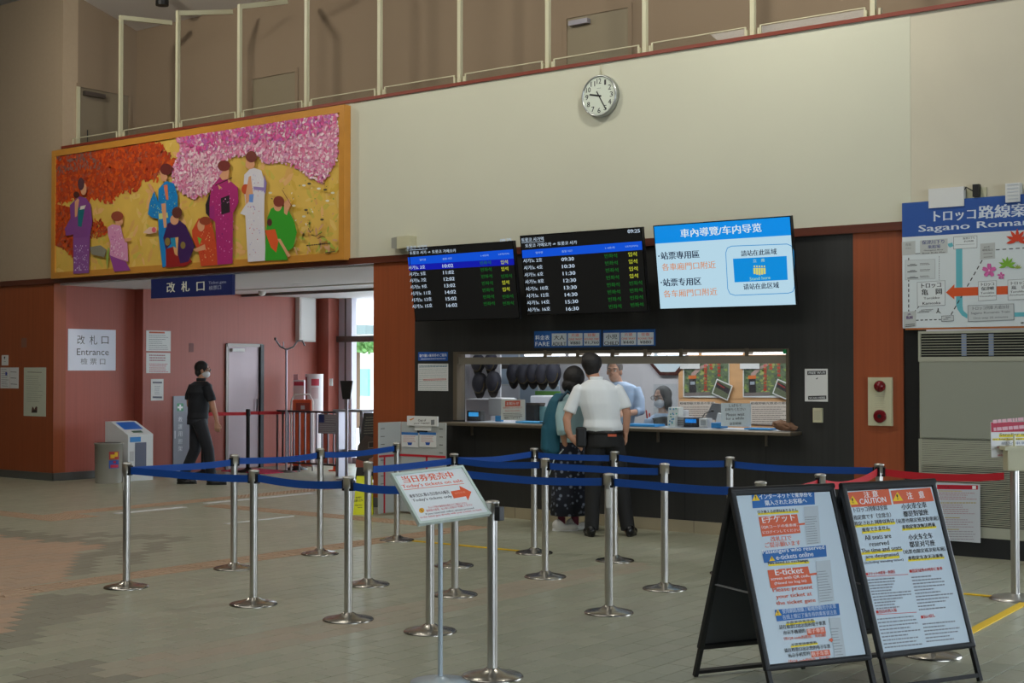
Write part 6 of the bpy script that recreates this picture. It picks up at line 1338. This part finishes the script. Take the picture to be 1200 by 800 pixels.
def shoe(t, heel, d, m, sole, L=.27, nm='shoe'):
    heel = Vector(heel); d = Vector(d).normalized(); yw = math.atan2(d.y, d.x); mb = MB()
    ell(mb, heel+d*L*.5+ZV*.028, (L*.5, .048, .036), m, yw); ell(mb, heel+d*L*.25+ZV*.055, (L*.26, .046, .062), m, yw); ell(mb, heel+d*L*.78+ZV*.034, (L*.24, .050, .042), m, yw)
    o = fuse(mb, nm, t, m, .006, 3)
    s_ = MB(); n = 16; pts = []
    for k in range(n):
        a = 2*PI*k/n; u = L*.51*math.cos(a); v = (.048 if math.cos(a) > 0 else .038)*math.sin(a); q = heel+d*(L*.5+u)+Vector((-d.y, d.x, 0))*v; pts.append((q.x, q.y))
    s_.prism(pts, 'z', 0.0, .022, sole); s_.build('sole', o)
    return o
def person(label, loc):
    return thing('person', label, 'person', loc, YAW)

# --- man in the white shirt ------------------------------------------------
p = person('man seen from behind in white short-sleeved shirt and black trousers, at the counter', onz(712, 628)); sk = SKM((196, 146, 120))
LEG = [((-.115, 0, .90), (-.135, .02, .50), (-.150, .0, .10)), ((.06, 0, .90), (.13, .03, .50), (.195, .02, .10))]
b = MB()
tor = [(-.03, 0, .88, .165, .115, 0), (-.035, 0, .96, .165, .112, 0), (-.05, 0, 1.10, .155, .108, 0), (-.07, .0, 1.25, .175, .112, 0), (-.085, .01, 1.38, .185, .10, 0), (-.09, .015, 1.44, .13, .08, 0), (-.095, .02, 1.475, .07, .06, 0)]
rings(b, tor, sk); b.tube([(-.10, .01, 1.42), (-.125, .04, 1.50), (-.142, .06, 1.58)], [.066, .056, .054], sk, 12)
hc = Vector((-.145, .075, 1.60)); hy = PI/2+.25; head_(b, hc, hy, sk)
AL_ = [(-.265, .01, 1.38), (-.335, .0, 1.24), (-.385, -.02, 1.10), (-.375, -.035, 1.00), (-.345, -.04, .93)]
AR_ = [(.095, .01, 1.38), (.155, .0, 1.27), (.185, -.01, 1.15), (.180, .0, 1.05), (.172, .02, .965)]
for A in (AL_, AR_): b.tube(A, [.052, .046, .040, .034, .027], sk, 12)
hand_(b, AL_[-1], (.72, 0, -.62), (0, -.3, .9), (.3, .3, -.5), sk, cl=.75); hand_(b, AR_[-1], (-.05, .1, -1), (-.3, .95, 0), (-1, 0, 0), sk, cl=.7)
for h_, k_, a_ in LEG: b.tube([h_, k_, a_, (a_[0], a_[1], .04)], [.085, .055, .042, .04], sk, 12); b.tube([(a_[0], a_[1]-.03, .045), (a_[0], a_[1]+.15, .035)], [.035, .026], sk, 8)
fuse(b, 'body', p, sk, .0075, 3)
WS = mat((232, 236, 238), .75, name='white_cotton', bump=.25, nscale=(9, 9, 5))
s = MB(); rings(s, [(x, y_, z_, rx+.018, ry+.018, w_) for x, y_, z_, rx, ry, w_ in [(-.035, 0, .985, .160, .110, 0), (-.045, -.005, 1.03, .172, .125, 0)]+tor[2:6]]+[(-.097, .015, 1.475, .085, .075, 0)], WS, 28, .02)
for A, e in ((AL_, 2.35), (AR_, 1.9)):
    q0, q1, q2 = Vector(A[0]), Vector(A[1]), Vector(A[2]); qe = q1.lerp(q2, .55); s.tube([q0+Vector((.02*(1 if q0.x < 0 else -1), 0, .01)), q0, q1, qe], [.056, .062, .060, .064], WS, 14)
fuse(s, 'shirt', p, WS, .009, 4); s = MB(); s.lathe([(.063, 1.455), (.066, 1.50), (.060, 1.505)], WS, 20, (-.105, .02, 0)); s.build('collar', p)
BT = mat((26, 26, 27), .75, name='black_cloth'); s = MB(); rings(s, [(-.03, 0, .84, .185, .135, 0), (-.03, 0, .92, .182, .132, 0), (-.035, 0, 1.0, .172, .122, 0)], BT)
for h_, k_, a_ in LEG: s.tube([h_, k_, (a_[0], a_[1], .055)], [.102, .078, .068], BT, 14)
fuse(s, 'trousers', p, BT, .010, 4)
s = MB(); rings(s, [(-.035, 0, .965, .184, .134, 0), (-.035, 0, .998, .184, .134, 0)], M_blk); s.build('belt', p)
s = MB(); s.box(-.005, -.146, .945, .075, -.132, .968, mat((190, 84, 48), .5, name='leather')); s.build('leather_patch', p, label='orange-brown leather patch')
s = MB(); s.bbox(-.30, -.09, .84, -.20, .02, 1.03, M_blk, .02); s.build('hip_pouch', p, label='black pouch on the belt')
HM = mat((26, 22, 22), .6, name='black_hair', bump=.4, nscale=(60, 60, 60)); s = MB(); ell(s, hc+Vector((.0, -.022, .035)), (.100, .102, .096), HM); ell(s, hc+Vector((0, -.045, -.03)), (.072, .055, .062), HM); ell(s, hc+Vector((-.02, .0, .085)), (.075, .08, .05), HM); fuse(s, 'hair', p, HM, .008, 2)
face_(p, hc, hy)
for h_, k_, a_ in LEG: shoe(p, (a_[0], a_[1]-.09, 0), (.25 if a_[0] > 0 else -.12, 1, 0), mat((22, 22, 23), .25), M_blk)
s = MB(); s.tube([Vector(AR_[-1])+Vector((.028*math.cos(k*PI/6), .028*math.sin(k*PI/6), .02)) for k in range(13)], .004, M_blk, 5); s.build('bracelet', p)

# --- woman with the teal backpack -------------------------------------------
p = person('woman with black bob, teal backpack, dark floral skirt and white trainers at the counter', onz(667, 621.5)); sk = SKM((200, 150, 124)); b = MB()
tor = [(.015, .02, .74, .135, .12, .6), (.01, .02, .92, .115, .10, .6), (.015, .02, 1.06, .125, .10, .6), (.02, .03, 1.20, .14, .105, .6), (.03, .04, 1.28, .13, .09, .6), (.035, .045, 1.33, .07, .06, .6)]
rings(b, tor, sk); b.tube([(.035, .045, 1.30), (.045, .06, 1.42)], [.052, .048], sk, 12); hc = Vector((.05, .075, 1.47)); hy = PI/2-.55; head_(b, hc, hy, sk, .95)
AL_ = [(-.065, -.06, 1.25), (-.085, -.10, 1.12), (-.075, -.12, .99), (-.045, -.09, .86), (-.015, -.06, .77)]
AR_ = [(.13, .13, 1.25), (.17, .18, 1.12), (.19, .22, 1.0), (.19, .34, 1.02), (.16, .46, 1.06)]
for A in (AL_, AR_): b.tube(A, [.042, .038, .034, .028, .022], sk, 12)
hand_(b, AL_[-1], (.2, .2, -1), (.6, .6, 0), (.6, -.2, 0), sk, .9); hand_(b, AR_[-1], (-.1, 1, 0), (-1, 0, .2), (0, 0, -1), sk, .9)
LEG = [((-.05, .0, .72), (-.06, .0, .42), (-.075, -.01, .10)), ((.07, .06, .72), (.07, .07, .42), (.06, .06, .10))]
for h_, k_, a_ in LEG: b.tube([h_, k_, a_, (a_[0], a_[1], .04)], [.075, .05, .036, .035], sk, 12)
fuse(b, 'body', p, sk, .0075, 3)
SW = mat((164, 196, 200), .75, name='pale_blue_cotton', bump=.2, nscale=(9, 9, 5)); s = MB(); rings(s, [(x, y_, z_, rx+.02, ry+.02, w_) for x, y_, z_, rx, ry, w_ in [(.012, .02, .86, .125, .11, .6)]+tor[2:]], SW, 24, .015)
for A in (AL_, AR_): s.tube([A[0], A[1], A[2], Vector(A[2]).lerp(Vector(A[3]), .35)], [.058, .058, .056, .056], SW, 12)
fuse(s, 'blouse', p, SW, .009, 3)
fm = mat((24, 28, 40), .8, name='floral_cloth').copy(); fm.name = 'floral_cloth'; nt = fm.node_tree; vb = nt.nodes.new('ShaderNodeTexVoronoi'); vb.inputs['Scale'].default_value = 22; vb.inputs['Randomness'].default_value = 1; tc = nt.nodes.new('ShaderNodeTexCoord'); nt.links.new(tc.outputs['Object'], vb.inputs['Vector'])
cr_ = nt.nodes.new('ShaderNodeValToRGB'); cr_.color_ramp.elements[0].position = .24; cr_.color_ramp.elements[0].color = (.20, .23, .30, 1); cr_.color_ramp.elements[1].position = .42; cr_.color_ramp.elements[1].color = (.008, .011, .022, 1); nt.links.new(vb.outputs['Distance'], cr_.inputs[0]); nt.links.new(cr_.outputs[0], nt.nodes['Principled BSDF'].inputs['Base Color'])
s = MB(); rings(s, [(.005, .02, .15, .185, .165, .3), (.005, .02, .35, .175, .155, .3), (.01, .02, .62, .16, .145, .3), (.01, .02, .82, .145, .13, .5), (.01, .02, .90, .125, .11, .6)], fm, 42, .045); s.build('skirt', p)
TB = mat((28, 92, 112), .65, name='teal_nylon', bump=.3, nscale=(12, 12, 12)); s = MB(); rings(s, [(-.14, .0, .74, .06, .09, 0), (-.155, .0, .78, .095, .11, 0), (-.165, 0, 1.0, .105, .12, 0), (-.145, 0, 1.15, .095, .115, 0), (-.115, 0, 1.27, .08, .10, 0), (-.09, 0, 1.34, .045, .06, 0)], TB, 20, .03); rings(s, [(-.21, -.02, .76, .04, .07, 0), (-.22, -.02, .80, .06, .09, 0), (-.22, -.02, 1.0, .055, .085, 0), (-.20, -.02, 1.08, .03, .05, 0)], TB, 16); bp = fuse(s, 'backpack', p, TB, .010, 4)
s = MB(); s.tube([(-.10, -.11, 1.27), (-.02, -.09, 1.36), (.04, -.075, 1.31), (.05, -.07, 1.15), (-.02, -.10, .98)], .016, mat((20, 60, 78), .6), 8); s.build('strap', bp)
s = MB(); s.tube([(-.24, -.13, 1.05), (-.285, -.05, 1.06), (-.24, .08, 1.05)], .006, mat((18, 50, 64), .6), 6); s.tube([(-.06, -.135, .80), (-.15, -.15, .70), (-.20, -.12, .55)], .006, mat((200, 210, 210), .6), 5); s.build('cord', bp)
s = MB(); ell(s, hc+Vector((-.0, -.015, .025)), (.108, .112, .118), HM); ell(s, hc+Vector((-.015, -.03, -.055)), (.108, .095, .085), HM); fuse(s, 'hair', p, HM, .008, 2); face_(p, hc, hy, .95)
MS = mat((90, 22, 40), .8, name='maroon_sock')
for h_, k_, a_ in LEG:
    s = MB(); s.tube([(a_[0], a_[1], .05), (a_[0], a_[1], .24)], [.036, .040], MS, 12); s.build('sock', p)
for (h_, k_, a_), dd in zip(LEG, ((.9, .15, 0), (.9, .35, 0))): shoe(p, (a_[0]-.09, a_[1]-.02, 0), dd, mat((214, 210, 202), .6), mat((225, 224, 220), .6), .25)

# --- walking man ---------------------------------------------------------------
p = person('man in dark polo shirt and dark trousers walking right through the passage', onz(232, 567.5)); sk = SKM((188, 140, 116)); NB = mat((15, 18, 27), .75, name='navy_cloth'); b = MB()
tor = [(-.01, 0, .86, .125, .13, 0), (.0, 0, .98, .12, .12, 0), (.01, 0, 1.12, .13, .14, 0), (.02, 0, 1.26, .15, .165, .5), (.03, 0, 1.36, .135, .14, .5), (.035, 0, 1.41, .07, .07, 0)]
rings(b, tor, sk); b.tube([(.035, 0, 1.36), (.05, 0, 1.50)], [.06, .054], sk, 12); hc = Vector((.06, .0, 1.565)); hy = .15; head_(b, hc, hy, sk)
AL_ = [(-.09, .10, 1.35), (-.15, .12, 1.21), (-.15, .12, 1.08), (-.05, .13, 1.02), (.04, .13, 1.02)]
AR_ = [(.135, -.12, 1.35), (.20, -.15, 1.20), (.235, -.15, 1.06), (.27, -.15, .95), (.285, -.14, .85)]
for A in (AL_, AR_): b.tube(A, [.05, .046, .040, .033, .026], sk, 12)
hand_(b, AR_[-1], (.05, .05, -1), (1, .2, 0), (0, 1, 0), sk, cl=.6); hand_(b, AL_[-1], (1, 0, 0), (0, 0, 1), (0, -1, 0), sk)
LEG = [((-.03, .06, .88), (-.06, .08, .47), (-.24, .09, .10)), ((.02, -.06, .88), (.15, -.05, .48), (.20, -.06, .10))]
for h_, k_, a_ in LEG: b.tube([h_, k_, a_, (a_[0], a_[1], .04)], [.085, .055, .04, .038], sk, 12)
fuse(b, 'body', p, sk, .0075, 3)
s = MB(); rings(s, [(x, y_, z_, rx+.02, ry+.02, w_) for x, y_, z_, rx, ry, w_ in [(-.005, 0, .90, .128, .13, 0)]+tor[1:]], NB, 24, .012)
for A in (AL_, AR_): s.tube([A[0], A[1], Vector(A[1]).lerp(Vector(A[2]), .4)], [.066, .066, .066], NB, 12)
fuse(s, 'polo_shirt', p, NB, .009, 3); s = MB(); s.lathe([(.064, 1.40), (.068, 1.45), (.062, 1.455)], NB, 18, (.038, 0, 0)); s.build('collar', p)
DT = mat((19, 22, 31), .75, name='dark_trouser_cloth'); s = MB(); rings(s, [(-.01, 0, .82, .145, .15, 0), (-.01, 0, .92, .14, .14, 0), (0, 0, .99, .135, .135, 0)], DT)
for h_, k_, a_ in LEG: s.tube([h_, k_, (a_[0], a_[1], .07)], [.102, .080, .066], DT, 14)
fuse(s, 'trousers', p, DT, .010, 4)
s = MB(); ell(s, hc+Vector((-.022, 0, .035)), (.098, .086, .096), HM); ell(s, hc+Vector((-.055, 0, -.03)), (.055, .072, .065), HM); fuse(s, 'hair', p, HM, .008, 2); face_(p, hc, hy, 1.0, (224, 226, 230), True)
for h_, k_, a_ in LEG: shoe(p, (a_[0]-.07, a_[1], 0), (1, .05, 0), mat((24, 24, 26), .3), M_blk)

# --- grey-haired clerk -----------------------------------------------------------
q = onY(721, 500, 12.40); p = person('grey-haired clerk in light blue shirt facing the customers behind the counter', (q.x, q.y, 0)); sk = SKM((204, 156, 132)); b = MB()
LB = mat((176, 196, 224), .75, name='light_blue_cotton', bump=.2, nscale=(9, 9, 5))
tor = [(.03, .05, .88, .16, .115, 0), (.03, .05, 1.0, .155, .11, 0), (.04, .04, 1.15, .165, .11, 0), (.04, .02, 1.30, .19, .115, 0), (.03, .0, 1.40, .17, .095, 0), (.02, -.01, 1.445, .07, .06, 0)]
rings(b, tor, sk); b.tube([(.02, -.01, 1.42), (.0, -.04, 1.50)], [.06, .056], sk, 12); hc = Vector((-.015, -.07, 1.555)); hy = -PI/2-.35; head_(b, hc, hy, sk)
AR_ = [(.205, .0, 1.37), (.25, -.03, 1.25), (.25, -.07, 1.13), (.15, -.17, 1.12), (.06, -.24, 1.12)]; AL_ = [(-.13, .0, 1.37), (-.19, -.03, 1.25), (-.20, -.07, 1.13), (-.14, -.17, 1.11), (-.07, -.24, 1.10)]
for A in (AL_, AR_): b.tube(A, [.05, .046, .040, .033, .026], sk, 12)
hand_(b, AR_[-1], (-.6, -.7, -.3), (0, 0, 1), (-.5, .5, -.5), sk); hand_(b, AL_[-1], (.5, -.7, -.3), (0, 0, 1), (.5, .5, -.5), sk)
for sx in (-.07, .12): b.tube([(sx, .05, .90), (sx, .06, .5), (sx, .06, .05)], [.085, .055, .042], sk, 10)
fuse(b, 'body', p, sk, .0075, 3); s = MB(); rings(s, [(x, y_, z_, rx+.018, ry+.018, w_) for x, y_, z_, rx, ry, w_ in tor[1:]], LB, 24, .012)
for A in (AL_, AR_): s.tube([A[0], A[1], A[2], Vector(A[2]).lerp(Vector(A[3]), .5)], [.066, .062, .058, .05], LB, 12)
fuse(s, 'shirt', p, LB, .009, 3); s = MB(); rings(s, [(.03, .05, .84, .18, .13, 0), (.03, .05, 1.0, .172, .125, 0)], DT)
for sx in (-.07, .12): s.tube([(sx, .05, .90), (sx, .06, .5), (sx, .06, .05)], [.10, .08, .068], DT, 12)
fuse(s, 'trousers', p, DT, .011, 3); GH = mat((112, 106, 104), .7, name='grey_hair', bump=.4, nscale=(60, 60, 60)); f_ = Vector((math.cos(hy), math.sin(hy), 0)); s = MB(); ell(s, hc-f_*.025+ZV*.04, (.094, .086, .090), GH, hy); ell(s, hc-f_*.055-ZV*.02, (.05, .074, .06), GH, hy); fuse(s, 'hair', p, GH, .008, 2); face_(p, hc, hy, 1.0, None, False, (90, 86, 84))
for sx in (-.07, .12): shoe(p, (sx, .13, 0), (0, -1, 0), M_blk, M_blk)

# --- seated woman clerk -------------------------------------------------------------
q = onY(776, 466, 12.50); z0 = q.z-1.13; p = person('seated woman clerk with glasses, face mask, blue blouse and black vest behind the counter', (q.x, q.y, 0)); sk = SKM((208, 160, 136)); b = MB()
zz = lambda v: v+z0
tor = [(.02, .05, zz(.46), .15, .12, 0), (.02, .04, zz(.62), .125, .10, 0), (.02, .03, zz(.80), .15, .11, 0), (.02, .01, zz(.92), .155, .095, 0), (.015, .0, zz(.97), .07, .06, 0)]
rings(b, tor, sk); b.tube([(.015, 0, zz(.94)), (.0, -.01, zz(1.05))], [.05, .046], sk, 12); hc = Vector((-.01, -.02, zz(1.13))); hy = -PI/2-.85; head_(b, hc, hy, sk, .96)
AR_ = [(.155, .0, zz(.90)), (.20, -.03, zz(.77)), (.19, -.08, zz(.66)), (.12, -.2, zz(.66)), (.06, -.28, zz(.67))]; AL_ = [(-.125, .0, zz(.90)), (-.17, -.03, zz(.77)), (-.17, -.08, zz(.66)), (-.10, -.2, zz(.66)), (-.05, -.28, zz(.67))]
for A in (AL_, AR_): b.tube(A, [.042, .038, .034, .028, .022], sk, 12)
hand_(b, AR_[-1], (-.4, -.9, 0), (-.9, .4, 0), (0, 0, -1), sk, .9); hand_(b, AL_[-1], (.4, -.9, 0), (.9, .4, 0), (0, 0, -1), sk, .9)
for sx in (-.07, .10): b.tube([(sx, .05, zz(.46)), (sx, .38, zz(.46)), (sx, .36, .06)], [.08, .055, .04], sk, 10)
fuse(b, 'body', p, sk, .0075, 3); s = MB(); rings(s, [(x, y_, z_, rx+.014, ry+.014, w_) for x, y_, z_, rx, ry, w_ in tor], LB, 24)
for A in (AL_, AR_): s.tube([A[0], A[1], A[2], Vector(A[2]).lerp(Vector(A[3]), .6)], [.058, .054, .05, .042], LB, 12)
fuse(s, 'blouse', p, LB, .009, 3)
s = MB(); rings(s, [(x, y_, z_, rx*.86+.026, ry+.024, w_) for x, y_, z_, rx, ry, w_ in tor[:4]]+[(.018, .005, zz(.945), .095, .09, 0)], M_blk, 24); s.build('vest', p)
s = MB(); rings(s, [(.02, .05, zz(.40), .17, .14, 0), (.02, .05, zz(.56), .15, .13, 0)], M_blk)
for sx in (-.07, .10): s.tube([(sx, .05, zz(.46)), (sx, .38, zz(.46)), (sx, .37, zz(.3))], [.095, .075, .07], M_blk, 10)
fuse(s, 'skirt', p, M_blk, .012, 2)
f_ = Vector((math.cos(hy), math.sin(hy), 0)); r_ = Vector((-math.sin(hy), math.cos(hy), 0)); s = MB(); ell(s, hc-f_*.028+ZV*.035, (.096, .090, .094), HM, hy); ell(s, hc-f_*.055-ZV*.05, (.055, .090, .10), HM, hy); ell(s, hc+r_*.07-f_*.02-ZV*.04, (.05, .025, .10), HM, hy); fuse(s, 'hair', p, HM, .007, 2); face_(p, hc, hy, .96, (222, 220, 226), True)
zs = zz(.40); t = thing('office_chair', 'office chair under the seated woman clerk', 'chair', (q.x+.02, q.y+.06, 0), YAW); MB().bbox(-.22, -.2, zs-.08, .22, .24, zs-.01, mat((50, 54, 70), .8), .02).build('seat', t); MB().bbox(-.2, -.24, zs+.05, .2, -.20, zs+.2, mat((50, 54, 70), .8), .015).build('backrest', t); MB().lathe([(.25, 0), (.24, .03), (.03, .06), (.03, zs-.08)], M_blk, 10).build('pedestal', t)
# staff chair red clip next to her: red pen cup
c_ = onY(762, 484, 12.5); t = thing('red_pens', 'red pens leaning beside the seated woman clerk', 'pens', (c_.x, 12.5, .96)); MB().tube([(-.02, 0, 0), (-.05, 0, c_.z-.93)], .008, mat((206, 40, 40), .4), 6).build('pen', t); MB().tube([(.0, 0, 0), (-.01, 0, c_.z-.96)], .008, mat((206, 40, 40), .4), 6).build('pen', t)
